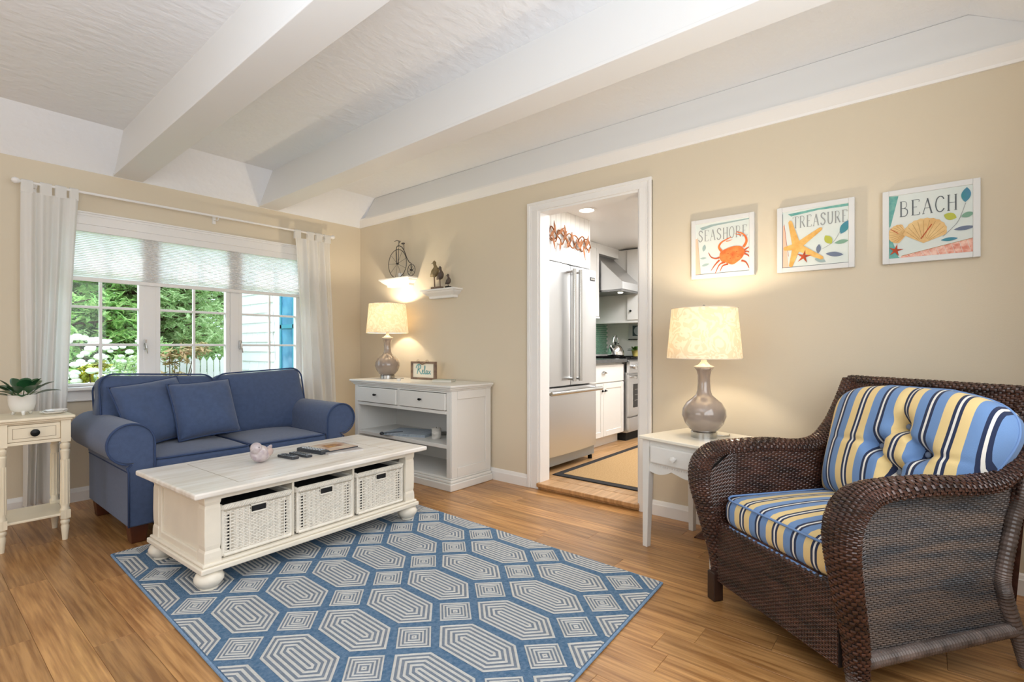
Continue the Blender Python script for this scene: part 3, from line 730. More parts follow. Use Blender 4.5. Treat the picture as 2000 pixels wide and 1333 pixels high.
b = MB(); b.box(-BX, BX, -BY, -BY+.02, TZ-.055, TZ-.026); b.box(-BX-.008, BX+.008, -BY-.008, BY+.008, TZ-.036, TZ-.0262); b.build('top_rail', m_antq, ctb, bevel=.003)
MB().box(-BX+.02, BX-.02, BY-.02, BY-.004, ZB, TZ-.03).build('back_panel', m_antq, ctb)
for sx in (-1, 1):
    b = MB(); b.box(sx*(BX-.028), sx*(BX-.016), -BY+.05, BY-.05, ZB, TZ-.03)
    for y0, y1, z0, z1 in ((-BY+.055, -BY+.09, ZB, TZ-.03), (BY-.09, BY-.055, ZB, TZ-.03), (-BY+.09, BY-.09, ZB, ZB+.04), (-BY+.09, BY-.09, TZ-.075, TZ-.03)): b.box(sx*(BX-.018), sx*(BX-.004), y0, y1, z0, z1)
    b.build('end_panel', m_antq, ctb, bevel=.004)
    for sy in (-1, 1):
        # square corner post with scalloped faces
        zz = [ZB+.004, ZB+.03, ZB+.05, ZB+.062, ZB+.08, .25, TZ-.09, TZ-.075, TZ-.062, TZ-.03]; wv = [.036, .036, .0345, .031, .0335, .0345, .0335, .031, .0345, .036]
        vs = [(sx*(BX-.034)+a*w2, sy*(BY-.034)+c*w2, z) for z, w2 in zip(zz, wv) for a, c in ((-1, -1), (1, -1), (1, 1), (-1, 1))]
        fs = [(q*4+k, q*4+(k+1) % 4, q*4+4+(k+1) % 4, q*4+4+k) for q in range(len(zz)-1) for k in range(4)]
        MB().add(vs, fs).build('corner_post', m_antq, ctb, bevel=.003)
        MB().lathe([(.03, 0), (.036, .004), (.036, .012), (.045, .02), (.058, .038), (.060, .052), (.052, .07), (.04, .08), (.04, .084)], 22, (sx*(BX-.03), sy*(BY-.03), 0)).build('bun_foot', m_antq, ctb, smooth='auto')
for x in (-.178, .178): MB().box(x-.006, x+.006, -BY+.03, BY-.02, ZB+.006, TZ-.055).build('divider', m_antq, ctb)
# baskets
def basket(cx, label, wd=.168):
    o = thing('wicker_basket', label, 'basket', (0, 0, 0), group='white wicker baskets in the coffee table')
    H, Dp = .235, .27
    b = MB(); b.box(-wd+.004, wd-.004, .006, Dp, .004, .03); b.box(-wd+.004, -wd+.012, .006, Dp, .004, H-.02); b.box(wd-.012, wd-.004, .006, Dp, .004, H-.02); b.box(-wd+.004, wd-.004, .008, .014, .004, H-.02); b.box(-wd+.004, wd-.004, Dp-.01, Dp, .004, H-.02)
    b.build('core', m_bask_d, o)
    NU, NV = 22, 25
    def sfc(u, v): return Vector((-wd+.012+(2*wd-.024)*u, .004, .012+(H-.045)*v)), Vector((0, -1, 0))
    def keep(u, v): return not (.37 < u < .63 and v > .86) and not (.055 < u < .10 and .06 < v < .93) and not (.90 < u < .945 and .06 < v < .93)
    b = MB(); weave(b, sfc, NU, NV, .0045, keep=keep)
    for k in range(0, NU+1, 2):
        x = -wd+.012+(2*wd-.024)*k/NU
        if not (.37 < k/NU < .63): b.tube([(x, .003, .008), (x, .003, H-.03)], .0032, 5)
    b.build('front_weave', m_bask, o, kind='stuff'); MB().box(-wd+.02, wd-.02, .02, Dp-.015, H-.05, H-.026).build('inner_shadow', m_dark, o)  # dark sheet stands in for the shade inside the basket top
    b = MB()
    for sg in (-1, 1):
        s2 = MB(); weave(s2, lambda u, v: (Vector((sg*(wd-.004), .012+(Dp-.02)*u, .012+(H-.045)*v)), Vector((sg, 0, 0))), 12, 20, .003); b.add(s2.v, s2.f)
    b.build('side_weave', m_bask, o, kind='stuff')
    b = MB(); z0 = H-.018
    for q in range(3):
        pts = [(x+0, y, z0+.003*q*2) for x, y, z in rrect(wd-.004, Dp/2, .012, 4)]; pts = [(x, y+Dp/2, z) for x, y, z in pts]
        b.tube([(x, y, z+.002*sin(k*1.1+q*2)) for k, (x, y, z) in enumerate(pts)], .0075, 6, closed=True)
    for k in range(26): x = -wd+.012+(2*wd-.024)*k/25; b.tube([(x-.006, -.004, z0-.004), (x+.006, -.006, z0+.016)], .0045, 5)
    b.build('braided_rim', m_bask, o, smooth=True, kind='stuff'); MB().tube([(-wd+.01, .0, .010), (wd-.01, .0, .010)], .008, 6).build('bottom_cane', m_bask, o)
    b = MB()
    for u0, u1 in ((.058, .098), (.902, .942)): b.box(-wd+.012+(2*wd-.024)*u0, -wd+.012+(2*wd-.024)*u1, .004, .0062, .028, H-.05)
    b.build('gap_shadow', m_dark, o)  # black strips painted as shade in the two side slots
    for sx in (-wd+.007, wd-.007): MB().tube([(sx, .004, .008), (sx, .004, H-.02)], .0065, 6).build('corner_cane', m_bask, o)
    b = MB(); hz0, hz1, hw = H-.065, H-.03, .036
    b.box(-hw, hw, .0, .004, hz0, hz1); b.build('grip_shadow', m_dark, o)  # black plate painted as the shade of the hand opening
    b = MB(); b.tube([(-hw, -.002, hz0), (hw, -.002, hz0), (hw, -.002, hz1), (-hw, -.002, hz1)], .005, 6, closed=True); b.build('grip_frame', m_bask, o)
    p = Matrix.Rotation(radians(2.2), 3, 'Z') @ Vector((cx, -BY+.016, 0)); o.location = (1.447+p.x, 2.745+p.y, .012+ZB+.007); o.rotation_euler = (0, 0, radians(2.2)); return o
basket(-.358, 'white wicker basket nearest the sofa arm end of the coffee table'); basket(0, 'white wicker basket in the middle of the coffee table'); basket(.358, 'white wicker basket at the sideboard end of the coffee table')
# on the table
TT = .012+TZ
m_bird = M('mauve glazed ceramic', '#a99aa2', .3, col2='#cfc6c4', vscale=22, coat=.5)
bd = thing('bird_figurine', 'mauve ceramic bird figurine sitting on the white coffee table', 'figurine', (1.255, 2.765, TT+.0), radians(35))
b = MB(); P = smooth_path([(-.062, 0, .060, .004), (-.055, 0, .066, .022), (-.035, 0, .062, .040), (-.005, 0, .047, .046), (.035, 0, .042, .036), (.065, 0, .052, .02), (.095, 0, .068, .009), (.105, 0, .072, .003)], 5)
b.tube([p[:3] for p in P], [p[3] for p in P], 16); b.build('body', m_bird, bd, smooth=True)
b = MB(); b.sphere((-.045, 0, .085), .03, 16, 10); b.build('head', m_bird, bd, smooth=True)
MB().tube([(-.072, 0, .084), (-.09, 0, .08)], [.007, .001], 8).build('beak', m_bird, bd)
for sy in (-1, 1): MB().sphere((-.058, sy*.023, .092), .0035, 8, 6).build('eye', m_black, bd)
for sy in (-1, 1): MB().sphere((.015, sy*.036, .052), .03, 12, 8, (1.4, .35, .7)).build('wing', M('pale rose glaze', '#c9b4ae', .3, coat=.5), bd, smooth=True)
m_rem = M('black remote plastic', '#34383f', .35); m_rem2 = M('grey remote face', '#a9b1ba', .4); m_btn = M('pale button', '#c9ced4', .5); m_btnb = M('dark button', '#3b4048', .5)
def remote(label, x, y, rz, L, wd, th, face):
    o = thing('remote_control', label, 'remote', (x, y, TT), rz, group='remote controls on the coffee table')
    b = MB(); b.rbox(wd, L, th/2, .005, 5); b.v = [(x2, y2, z+th/2) for x2, y2, z in b.v]; b.build('body', m_rem, o, smooth='auto', weld=True)
    MB().box(-wd+.004, wd-.004, -L+.01, L-.006, th-.001, th+.0008).build('face_plate', face, o)
    b = MB()
    for r in range(7):
        for c in range(3): x0 = (c-1)*wd*.58; y0 = -L*.72+r*L*.22; b.box(x0-wd*.17, x0+wd*.17, y0-.004, y0+.004, th, th+.003)
    b.lathe([(wd*.42, th), (wd*.42, th+.002), (.001, th+.002)], 14, (0, L*.72, 0)); b.build('buttons', m_btn if face is m_rem else m_btnb, o, kind='stuff')
remote('small black remote nearest the bird figurine', 1.40, 2.755, radians(8), .07, .021, .016, m_rem2)
remote('slim grey remote in the middle of the three remotes', 1.472, 2.755, radians(6), .085, .019, .014, m_rem2)
remote('large black remote beside the magazines', 1.565, 2.79, radians(10), .108, .027, .022, m_rem)
mg = thing('magazine', 'grey white magazine under the smaller booklet on the coffee table', 'magazine', (1.705, 2.765, TT), radians(-8))
MB().box(-.108, .108, -.14, .14, 0, .009).build('pages', M('magazine paper', '#cfccc8', .5, var=.2, vscale=12), mg, bevel=.001); MB().box(-.107, .107, -.139, .139, .009, .0098).build('cover', M('grey print cover', '#b8b4b2', .35, col2='#8e8d92', vscale=11, detail=8), mg)
mg2 = thing('booklet', 'rust and beige booklet lying on the magazine', 'booklet', (1.70, 2.795, TT+.0098), radians(3))
MB().box(-.095, .095, -.115, .115, 0, .006).build('pages', m_rem, mg2); MB().box(-.095, .095, -.115, .115, .006, .0068).build('cover', M('rust print cover', '#b48a72', .35, col2='#d9cdb8', vscale=9, detail=7), mg2); MB().box(-.05, .05, -.03, .06, .0068, .0072).build('cover_photo', M('cover photograph', '#c79a55', .4, col2='#8a5a48', vscale=40), mg2)

# ================================================================== SIDEBOARD
SX0, SX1, SY0, SY1, SZ = 2.655, 3.095, 2.76, 3.995, .79
sb = thing('sideboard', 'white sideboard with two drawers above two open shelves', 'sideboard', (0, 0, 0))
b = MB(); b.box(SX0-.04, SX1, SY0-.04, SY1+.04, SZ-.018, SZ); b.box(SX0-.028, SX1, SY0-.028, SY1+.028, SZ-.032, SZ-.018); b.box(SX0-.014, SX1, SY0-.014, SY1+.014, SZ-.046, SZ-.032); b.build('top', m_white, sb, bevel=.005, seg=3)
b = MB(); b.box(SX0-.035, SX1, SY0-.035, SY1+.035, 0, .055); b.box(SX0-.022, SX1, SY0-.022, SY1+.022, .055, .075); b.box(SX0-.01, SX1, SY0-.01, SY1+.01, .075, .09); b.build('base_moulding', m_white, sb, bevel=.007, seg=3)
for y0, y1, so in ((SY0, SY0+.03, -1), (SY1-.03, SY1, 1)):
    b = MB(); b.box(SX0+.001, SX1, y0+(.001 if so < 0 else 0), y1-(.001 if so > 0 else 0), .09, SZ-.046)
    yo = y0 if so < 0 else y1
    for xa, xb, za, zc in ((SX0, SX0+.06, .09, SZ-.046), (SX1-.06, SX1, .09, SZ-.046), (SX0+.06, SX1-.06, .09, .16), (SX0+.06, SX1-.06, SZ-.11, SZ-.046)): b.box(xa, xb, min(yo, yo+so*.009), max(yo, yo+so*.009), za, zc)
    b.build('side_panel', m_white, sb, bevel=.003)
MB().box(SX1-.012, SX1, SY0+.03, SY1-.03, .09, SZ-.046).build('back_panel', m_white, sb)
for z, th in ((.335, .03), (.092, .012)): MB().box(SX0+.005, SX1-.012, SY0+.03, SY1-.03, z-th, z).build('shelf', m_white, sb, bevel=.003)
b = MB(); b.box(SX0-.003, SX0+.017, SY0-.0, SY0+.045, .09, SZ-.046); b.box(SX0-.003, SX0+.017, SY1-.045, SY1, .09, SZ-.046); b.box(SX0-.003, SX0+.017, SY0+.045, SY1-.045, SZ-.06, SZ-.046); b.box(SX0-.003, SX0+.017, SY0+.045, SY1-.045, .567, .593); b.box(SX0-.003, SX0+.017, 3.36, 3.395, .593, SZ-.06); b.box(SX0+.01, SX1-.02, SY0+.03, SY1-.03, .567, .58); b.build('face_frame', m_white, sb, bevel=.002)
for y0, y1 in ((SY0+.05, 3.355), (3.40, SY1-.05)):
    dd = MB().box(SX0-.016, SX0+.3, y0, y1, .598, SZ-.064).build('drawer', m_white, sb, bevel=.005, seg=3)
    yc, zc = (y0+y1)/2, .668
    b = MB(); b.tube([(SX0-.016, yc, zc), (SX0-.034, yc, zc)], [.006, .006], 8); b.sphere((SX0-.036, yc, zc), .011, 10, 8, (.7, 1.7, .9)); b.build('knob', m_black, dd, smooth=True)

# ================================================================== LAMPS
m_bulb = emit('glowing bulb', '#ffdca8', 25)
def lamp(label, x, y, z, power, rz=0):
    o = thing('table_lamp', label, 'lamp', (x, y, z), rz, group='ceramic table lamps')
    MB().lathe([(.066, 0), (.066, .03), (.062, .034)], 28).build('foot_ring', m_nickel, o, smooth='auto')
    MB().lathe([(.062, .034), (.075, .045), (.098, .075), (.112, .115), (.108, .15), (.088, .185), (.06, .208), (.041, .225), (.034, .25), (.031, .29), (.032, .33), (.038, .355), (.050, .372)], 36).build('body', m_ceramic, o, smooth=True)
    MB().lathe([(.050, .372), (.052, .376), (.03, .385), (.016, .40), (.012, .415), (.01, .44)], 28).build('neck', m_cer_neck, o, smooth=True)
    prs = [(.19, .418), (.165, .684)]
    b = MB(); b.lathe([(.190, .418), (.1655, .684), (.164, .684), (.1885, .418), (.190, .418)], 48); b.f = [f for f in b.f if len(f) == 4]; sh = b.build('lamp_shade', m_shade, o, smooth='auto')
    b = MB()
    for r, zz in ((.190, .419), (.1655, .684)): b.tube([(r*cos(2*pi*k/40), r*sin(2*pi*k/40), zz) for k in range(40)], .0022, 6, closed=True)
    b.build('trim_ring', m_cer_neck, sh)
    b = MB(); b.tube([(0, 0, .43), (0, 0, .47)], .014, 12); b.build('socket', m_nickel, o, smooth='auto')
    b = MB(); b.sphere((0, 0, .53), .03, 14, 10, (1, 1, 1.25)); bu = b.build('bulb', m_bulb, o, smooth=True); bu.visible_shadow = True
    b = MB()
    for a in (0, 2.09, 4.19): b.tube([(0, 0, .67), (.1645*cos(a), .1645*sin(a), .679)], .002, 5)
    b.tube([(.05, 0, .45), (.055, 0, .56), (0, 0, .67), (-.055, 0, .56), (-.05, 0, .45)], .002, 5); b.lathe([(.006, .67), (.008, .685), (.012, .695), (.001, .705)], 12); b.build('harp', m_nickel, o, smooth=True)
    MB().tube(smooth_path([(.06, -.02, .006), (.12, -.06, .004), (.17, -.03, .004)], 6), .003, 6).build('cord', m_nickel, o)
    l = light('lamp_bulb', 'POINT', (x, y, z+.60), power, (1, .85, .64), radius=.035); return o
lamp('lit taupe ceramic table lamp on the white sideboard', 2.885, 3.835, SZ, 13, radians(-60))
lamp('lit taupe ceramic table lamp on the small table by the wicker armchair', 2.735, .915, .60, 13, radians(-20))
# ================================================================== SIDEBOARD ITEMS
m_drift = M('weathered brown frame', '#8a7260', .8, var=.35, vscale=30)
def stroke(mb, pts, w, y=0, mi=0, plane='xz', rnd_cap=True):
    """flat ribbon along pts (2-D) of half-width w (number or list)"""
    n = len(pts); Wd = w if isinstance(w, (list, tuple)) else [w]*n; vs = []
    for i, p in enumerate(pts):
        a = pts[max(i-1, 0)]; b = pts[min(i+1, n-1)]; dx, dy = b[0]-a[0], b[1]-a[1]; l = sqrt(dx*dx+dy*dy) or 1
        nx, ny = -dy/l*Wd[i], dx/l*Wd[i]; vs += [(p[0]+nx, y, p[1]+ny), (p[0]-nx, y, p[1]-ny)]
    return mb.add(vs, [(2*i, 2*i+1, 2*i+3, 2*i+2) for i in range(n-1)], mi)
def facing_wall(name, label, cat, x, y, z, rz=0, group=None):
    """thing whose local x runs along -Y of the room (left to right as seen), local -y faces the room"""
    return thing(name, label, cat, (x, y, z), radians(-90)+rz, group)
rs = facing_wall('relax_sign', 'small framed sign reading Relax on the white sideboard', 'sign', 2.985, 3.45, SZ, radians(4))
w2, h2 = .152, .16
b = MB(); b.box(-w2, -w2+.022, -.012, .012, 0, h2); b.box(w2-.022, w2, -.012, .012, 0, h2); b.box(-w2+.022, w2-.022, -.012, .012, 0, .018); b.box(-w2+.022, w2-.022, -.012, .012, h2-.018, h2); b.build('frame', m_drift, rs, bevel=.002)
MB().box(-w2+.022, w2-.022, -.002, .004, .018, h2-.018).build('panel', M('cream sign panel', '#efe7d4', .7), rs)
m_aqua = M('aqua paint', '#6fa9ab', .6)
b = MB()
def cur(pts, w=.0042, n=6): stroke(b, smooth_path(pts, n), w, -.0032)
cur([(-.078, .048), (-.068, .085), (-.060, .125)], .005); cur([(-.090, .10), (-.080, .122), (-.055, .133), (-.035, .122), (-.035, .103), (-.055, .09), (-.066, .088)], .005); cur([(-.06, .09), (-.045, .07), (-.03, .052), (-.018, .052)], .005)
cur([(-.018, .062), (-.002, .075), (-.005, .085), (-.013, .078), (-.013, .06), (-.004, .05), (.008, .056)]); cur([(.008, .056), (.018, .09), (.022, .115), (.015, .118), (.013, .07), (.02, .05), (.03, .056)])
cur([(.047, .078), (.037, .08), (.031, .065), (.035, .052), (.044, .056), (.049, .08), (.048, .056), (.055, .051), (.062, .058)]); cur([(.062, .078), (.072, .068), (.082, .05), (.09, .056)]); cur([(.088, .08), (.076, .066), (.062, .05)])
b.build('lettering', m_aqua, rs)
b = MB()
for k in range(15):
    t = k/14; b.sphere((-.05+.1*t, -.016, h2-.01-.022*sin(pi*t)+.008), .0045, 8, 6)
b.build('bead_string', m_drift, rs)
for sx in (-.055, .055): MB().tube([(sx+.014*cos(2*pi*k/12), -.013, h2+.006+.008*sin(2*pi*k/12)) for k in range(12)], .002, 6, closed=True).build('bow', m_drift, rs)
bk2 = thing('book', 'thin pale grey book on the corner of the white sideboard', 'book', (2.90, 3.10, SZ), radians(-62)); b = MB(); b.box(-.08, .08, -.055, .055, .002, .017); b.build('pages', M('book pages', '#ded9ce', .7), bk2); b = MB(); b.box(-.083, .083, -.058, .058, 0, .003); b.box(-.083, .083, -.058, .058, .016, .0195); b.box(-.083, .083, .054, .058, 0, .0195); b.build('cover', M('pale green grey cover', '#b9bcae', .5), bk2, bevel=.001)
tl = thing('tealight_holder', 'tiny clear tealight holder on the front of the sideboard top', 'candle holder', (2.72, 3.46, SZ)); MB().lathe([(.014, 0), (.018, .022), (.016, .022), (.012, .004), (.001, .003)], 16).build('cup', m_porc, tl, smooth='auto')
SH = .335
fd = thing('place_mat', 'grey blue striped folded place mat on the sideboard shelf', 'place mat', (2.83, 3.42, SH), radians(-70))
m_mat = M('grey blue woven mat', '#b3bbc3', .85, col2='#97a3b0', vscale=5, vstretch=(14, .4, 1), bump=.2, bscale=200)
for z, s in ((0, 1), (.007, .985), (.014, .97)): MB().box(-.21*s, .21*s, -.15*s, .15*s, z, z+.006).build('layer', m_mat, fd, bevel=.002)
b = MB(); b.sphere((-.19, -.17, .018), .018, 10, 8, (1, 1, .8)); b.tube([(-.19, -.17, .018), (-.13, -.12, .022), (-.06, -.05, .021)], .004, 6); b.build('tie', m_rem, fd, smooth=True)
cn = thing('pillar_candle', 'white birch pattern candle standing on the sideboard shelf', 'candle', (2.80, 3.08, SH)); MB().lathe([(.036, 0), (.038, .004), (.038, .085), (.034, .089), (.028, .084), (.001, .083)], 24).build('wax', M('birch white wax', '#e2dfd8', .6, col2='#a9a49c', vscale=9, vstretch=(1, 1, 3), detail=7), cn, smooth='auto'); MB().tube([(0, 0, .083), (.001, 0, .095)], .0015, 6).build('wick', m_black, cn)
gt = thing('small_tray', 'small grey metal tray behind the pillar candle', 'tray', (2.97, 3.17, SH)); MB().lathe([(.05, 0), (.06, .018), (.057, .018), (.048, .003), (.001, .003)], 20, squash=.8).build('dish', m_nickel, gt, smooth='auto')
# ================================================================== WALL SHELVES
def ledge(name, label, yc, zt, half, dep=.115):
    o = facing_wall(name, label, 'shelf', WX, yc, zt, 0, 'white crown wall shelves')
    lv = [(half, dep, 0), (half, dep, -.014), (half-.012, dep-.01, -.018), (half-.02, dep-.018, -.03), (half-.045, dep-.045, -.05), (half-.06, dep-.055, -.058), (half-.062, dep-.06, -.078)]
    vs = []
    for hw, dp, z in lv: vs += [(-hw, 0, z), (-hw, -dp, z), (hw, -dp, z), (hw, 0, z)]
    fs = [(0, 1, 2, 3)]+[(q*4+k, q*4+4+k, q*4+4+(k+1) % 4, q*4+(k+1) % 4) for q in range(len(lv)-1) for k in range(4)]+[tuple((len(lv)-1)*4+k for k in (3, 2, 1, 0))]
    MB().add(vs, fs).build('ledge', m_trim, o, bevel=.002); return o
ledge('wall_shelf', 'white crown ledge shelf nearer the room corner above the sideboard lamp', 3.905, 1.735, .225); ledge('wall_shelf', 'white crown ledge shelf carrying the carved birds', 3.305, 1.588, .215)
l3 = thing('wall_shelf', 'white ledge shelf at the left of the curtain on the window wall', 'shelf', (.262, WY, 1.69), 0, 'white crown wall shelves')
c0 = [o for o in D2.objects if o.name.startswith('ledge')][0].copy(); COL.objects.link(c0); c0.parent = l3
# penny-farthing
m_iron = M('dark wrought iron', '#3a3532', .6)
pb = facing_wall('penny_farthing', 'dark wire penny farthing bicycle ornament on the wall shelf', 'ornament', WX-.062, 3.905, 1.7355)
R1, R2 = .138, .056
def ring(cx, cz, r, w, n=40): return MB().tube([(cx+r*cos(2*pi*k/n), 0, cz+r*sin(2*pi*k/n)) for k in range(n)], w, 6, closed=True)
w1 = ring(0, R1, R1-.003, .0032).build('front_wheel', m_iron, pb, smooth=True); w22 = ring(.205, R2+.003, R2-.003, .0028).build('rear_wheel', m_iron, pb, smooth=True)
for wh, cx, cz, r, n in ((w1, 0, R1, R1-.004, 9), (w22, .205, R2+.003, R2-.004, 8)):
    b = MB()
    for k in range(n): a = 2*pi*k/n+.3; b.tube([(cx, 0, cz), (cx+r*cos(a), 0, cz+r*sin(a))], .0014, 5)
    b.lathe([(.008, -.012), (.008, .012)], 10, (cx, 0, cz), ax='y'); b.build('spokes', m_iron, wh)
b = MB(); b.tube(smooth_path([(0, -.012, R1), (.0, -.012, R1*2+.012), (.05, 0, R1*2+.022), (.10, 0, R1*1.82), (.14, 0, R1*1.3), (.175, 0, .135), (.205, 0, R2+.06), (.205, 0, R2)], 6), .0036, 8); b.tube([(0, .012, R1), (0, .012, R1*2+.012)], .003, 6); b.build('frame', m_iron, pb, smooth=True)
b = MB(); b.tube([(.02, 0, R1*2+.015), (.022, 0, R1*2+.075)], .003, 6); b.tube(smooth_path([(-.008, -.03, R1*2+.07), (.018, -.02, R1*2+.078), (.022, 0, R1*2+.076), (.018, .02, R1*2+.078), (-.008, .03, R1*2+.07)], 4), .003, 6); b.build('handlebar', m_iron, pb)
b = MB(); b.tube([(.098, 0, R1*1.84), (.096, 0, R1*2+.038)], .003, 6); b.sphere((.085, 0, R1*2+.044), .02, 12, 8, (1.2, .7, .4)); b.build('saddle', m_iron, pb, smooth=True)
vt = thing('votive_candle', 'white votive candle behind the bicycle wheel on the wall shelf', 'candle', (WX-.03, 3.90, 1.7355)); MB().lathe([(.022, 0), (.025, .05), (.023, .05), (.018, .042), (.001, .042)], 18).build('holder', m_porc, vt, smooth='auto')
# carved birds
m_bw = M('carved olive wood', '#8c7a55', .6, var=.3, vscale=40); m_bd = M('carved dark wood', '#5a4c42', .6, var=.3, vscale=40)
bs = facing_wall('carved_birds', 'two carved wooden shorebirds on posts sharing a driftwood base', 'ornament', WX-.065, 3.345, 1.588)
MB().box(-.062, .062, -.022, .022, 0, .022).build('base', m_drift, bs, bevel=.004)
def wbird(par, x, zb, s, mat, post=True, z0=.02):
    if post: MB().tube([(x, 0, z0), (x-.006*s, 0, zb)], .006*s, 8).build('post', m_drift, par)
    P = smooth_path([(x-.055*s, 0, zb+.004*s, .004*s), (x-.035*s, 0, zb+.018*s, .018*s), (x-.005*s, 0, zb+.03*s, .034*s), (x+.012*s, 0, zb+.06*s, .03*s), (x+.008*s, 0, zb+.09*s, .015*s), (x, 0, zb+.108*s, .0145*s), (x-.004*s, 0, zb+.128*s, .016*s), (x-.004*s, 0, zb+.143*s, .004*s)], 5)
    b = MB(); b.tube([p[:3] for p in P], [p[3] for p in P], 14); b.build('bird_body', mat, par, smooth=True)
    MB().tube([(x-.012*s, 0, zb+.128*s), (x-.05*s, 0, zb+.118*s)], [.004*s, .001], 8).build('beak', m_black, par)
wbird(bs, -.032, .115, 1.0, m_bw); wbird(bs, .040, .085, .82, m_bd)
b3 = facing_wall('carved_bird', 'small dark carved bird on a black block beside the shorebirds', 'ornament', WX-.065, 3.205, 1.588)
MB().box(-.022, .022, -.018, .018, 0, .018).build('base', m_black, b3, bevel=.002); MB().tube([(0, 0, .017), (0, 0, .03)], .003, 6).build('peg', m_black, b3); wbird(b3, 0, .036, .62, m_bd, False)

# ================================================================== ACCENT TABLE (left edge)
at = thing('accent_table', 'cream accent table with turned legs and one drawer beside the sofa', 'side table', (.49, 3.885, 0))
aw, ad = .127, .142; AZ = .70
b = MB(); b.box(-.165, .165, -.185, .185, AZ-.016, AZ); b.box(-.155, .155, -.175, .175, AZ-.026, AZ-.016); b.build('top', m_crm, at, bevel=.006, seg=3)
b = MB(); b.box(-aw, aw, ad-.01, ad+.008, .555, AZ-.026); b.box(-aw-.008, -aw+.008, -ad, ad, .555, AZ-.026); b.box(aw-.008, aw+.008, -ad, ad, .555, AZ-.026); b.box(-aw, aw, -ad-.012, -ad+.01, .555, .572); b.box(-aw, aw, -ad-.012, -ad+.01, AZ-.036, AZ-.026); b.build('apron', m_crm, at, bevel=.002)
ad_ = MB().box(-aw+.022, aw-.022, -ad-.013, -ad+.2, .574, AZ-.038).build('drawer', m_crm, at, bevel=.002)
b = MB(); x0, x1, z0, z1 = -aw+.04, aw-.04, .59, AZ-.054
for xa, xb, za, zc in ((x0, x1, z0, z0+.002), (x0, x1, z1-.002, z1), (x0, x0+.002, z0, z1), (x1-.002, x1, z0, z1)): b.box(xa, xb, -ad-.0142, -ad-.0125, za, zc)
b.build('bead_line', m_line, ad_); MB().lathe([(.006, 0), (.006, -.008), (.02, -.014), (.019, -.02), (.001, -.024)], 18, (0, -ad-.013, .617), ax='y').build('knob', m_black, ad_, smooth='auto')
lp = [(.0125, 0), (.015, .03), (.019, .075), (.0165, .082), (.0165, .088), (.021, .095), (.021, .107), (.017, .113), (.022, .12), (.022, .165), (.0225, .172), (.018, .182), (.0205, .2), (.018, .45), (.0215, .50), (.0165, .508), (.0225, .518), (.0225, .535), (.0165, .543), (.019, .552)]
for x in (-aw, aw):
    for y in (-ad, ad):
        b = MB(); b.lathe(lp, 18, (x, y, 0)); b.box(x-.021, x+.021, y-.021, y+.021, .55, AZ-.026); b.box(x-.021, x+.021, y-.021, y+.021, .122, .168)
        for k in range(10): a = 2*pi*k/10; b.tube([(x+.019*cos(a), y+.019*sin(a), .2), (x+.0175*cos(a), y+.0175*sin(a), .45)], .0035, 5)
        b.build('leg', m_crm, at, smooth='auto')
b = MB(); b.box(-aw-.012, aw+.012, -ad-.012, ad+.012, .138, .152); b.build('shelf', m_crm, at, bevel=.004)
pp = thing('potted_plant', 'dark green leafy plant in a footed white pot on the accent table', 'plant', (.465, 3.93, AZ))
b = MB(); b.lathe([(.036, .018), (.05, .03), (.058, .06), (.060, .10), (.061, .112), (.057, .112), (.055, .098), (.001, .095)], 28); b.build('pot', m_porc, pp, smooth='auto')
for a in (.5, 2.6, 4.7): MB().tube([(.03*cos(a), .03*sin(a), .03), (.044*cos(a), .044*sin(a), 0)], [.012, .006], 8).build('foot', m_porc, pp, smooth=True)
for i in range(18):
    r = random.Random(40+i); a = i*2.4; el = (.35, .7, 1.1)[i % 3]+r.uniform(-.1, .15); b = MB()
    L = .07*r.uniform(.85, 1.15); wd = .034*r.uniform(.9, 1.1); d0 = Vector((cos(a)*cos(el), sin(a)*cos(el), sin(el))); sd = Vector((-sin(a), cos(a), 0)); nn = d0.cross(sd)
    st = Vector((cos(a)*.015, sin(a)*.015, .095)); s1 = st+d0*.045; b.tube([st, s1], .0025, 5, 1); vs = []
    for k in range(9):
        t = k/8; c = s1+d0*(L*1.5*t)+Vector((0, 0, -.35*L*t*t)); ww = wd*max(.02, sin(pi*min(1, t*.93+.05)))**.7; vs += [c-sd*ww+nn*ww*.3, c, c+sd*ww+nn*ww*.3]
    b.add(vs, [(k*3+q, k*3+q+1, k*3+q+4, k*3+q+3) for k in range(8) for q in (0, 1)]); b.build('leaf', [m_leaf, m_stem], pp, smooth=True)
for q, (dx, dy, rz) in enumerate(((0, 0, .2), (.01, .006, .9))):
    dz = thing('shell_dish', ('lower white scalloped dish beside the potted plant', 'upper white scalloped dish resting on the lower one')[q], 'dish', (.585+dx, 3.85+dy, AZ+.0+q*.0075), rz, 'white scalloped dishes')
    b = MB(); N = 48; vs = []
    for ri, zz in ((.001, .003), (.03, .003), (.05, .009), (.058, .014), (.058, .0115), (.05, .0055), (.03, 0), (.001, 0)):
        for k in range(N): a = 2*pi*k/N; rr = ri*(1+(.06*sin(9*a) if ri > .04 else 0)); vs.append((rr*cos(a), rr*sin(a)*.85, zz))
    b.add(vs, [(q2*N+k, q2*N+(k+1) % N, (q2+1)*N+(k+1) % N, (q2+1)*N+k) for q2 in range(7) for k in range(N)]); b.build('dish', m_porc, dz, smooth='auto')

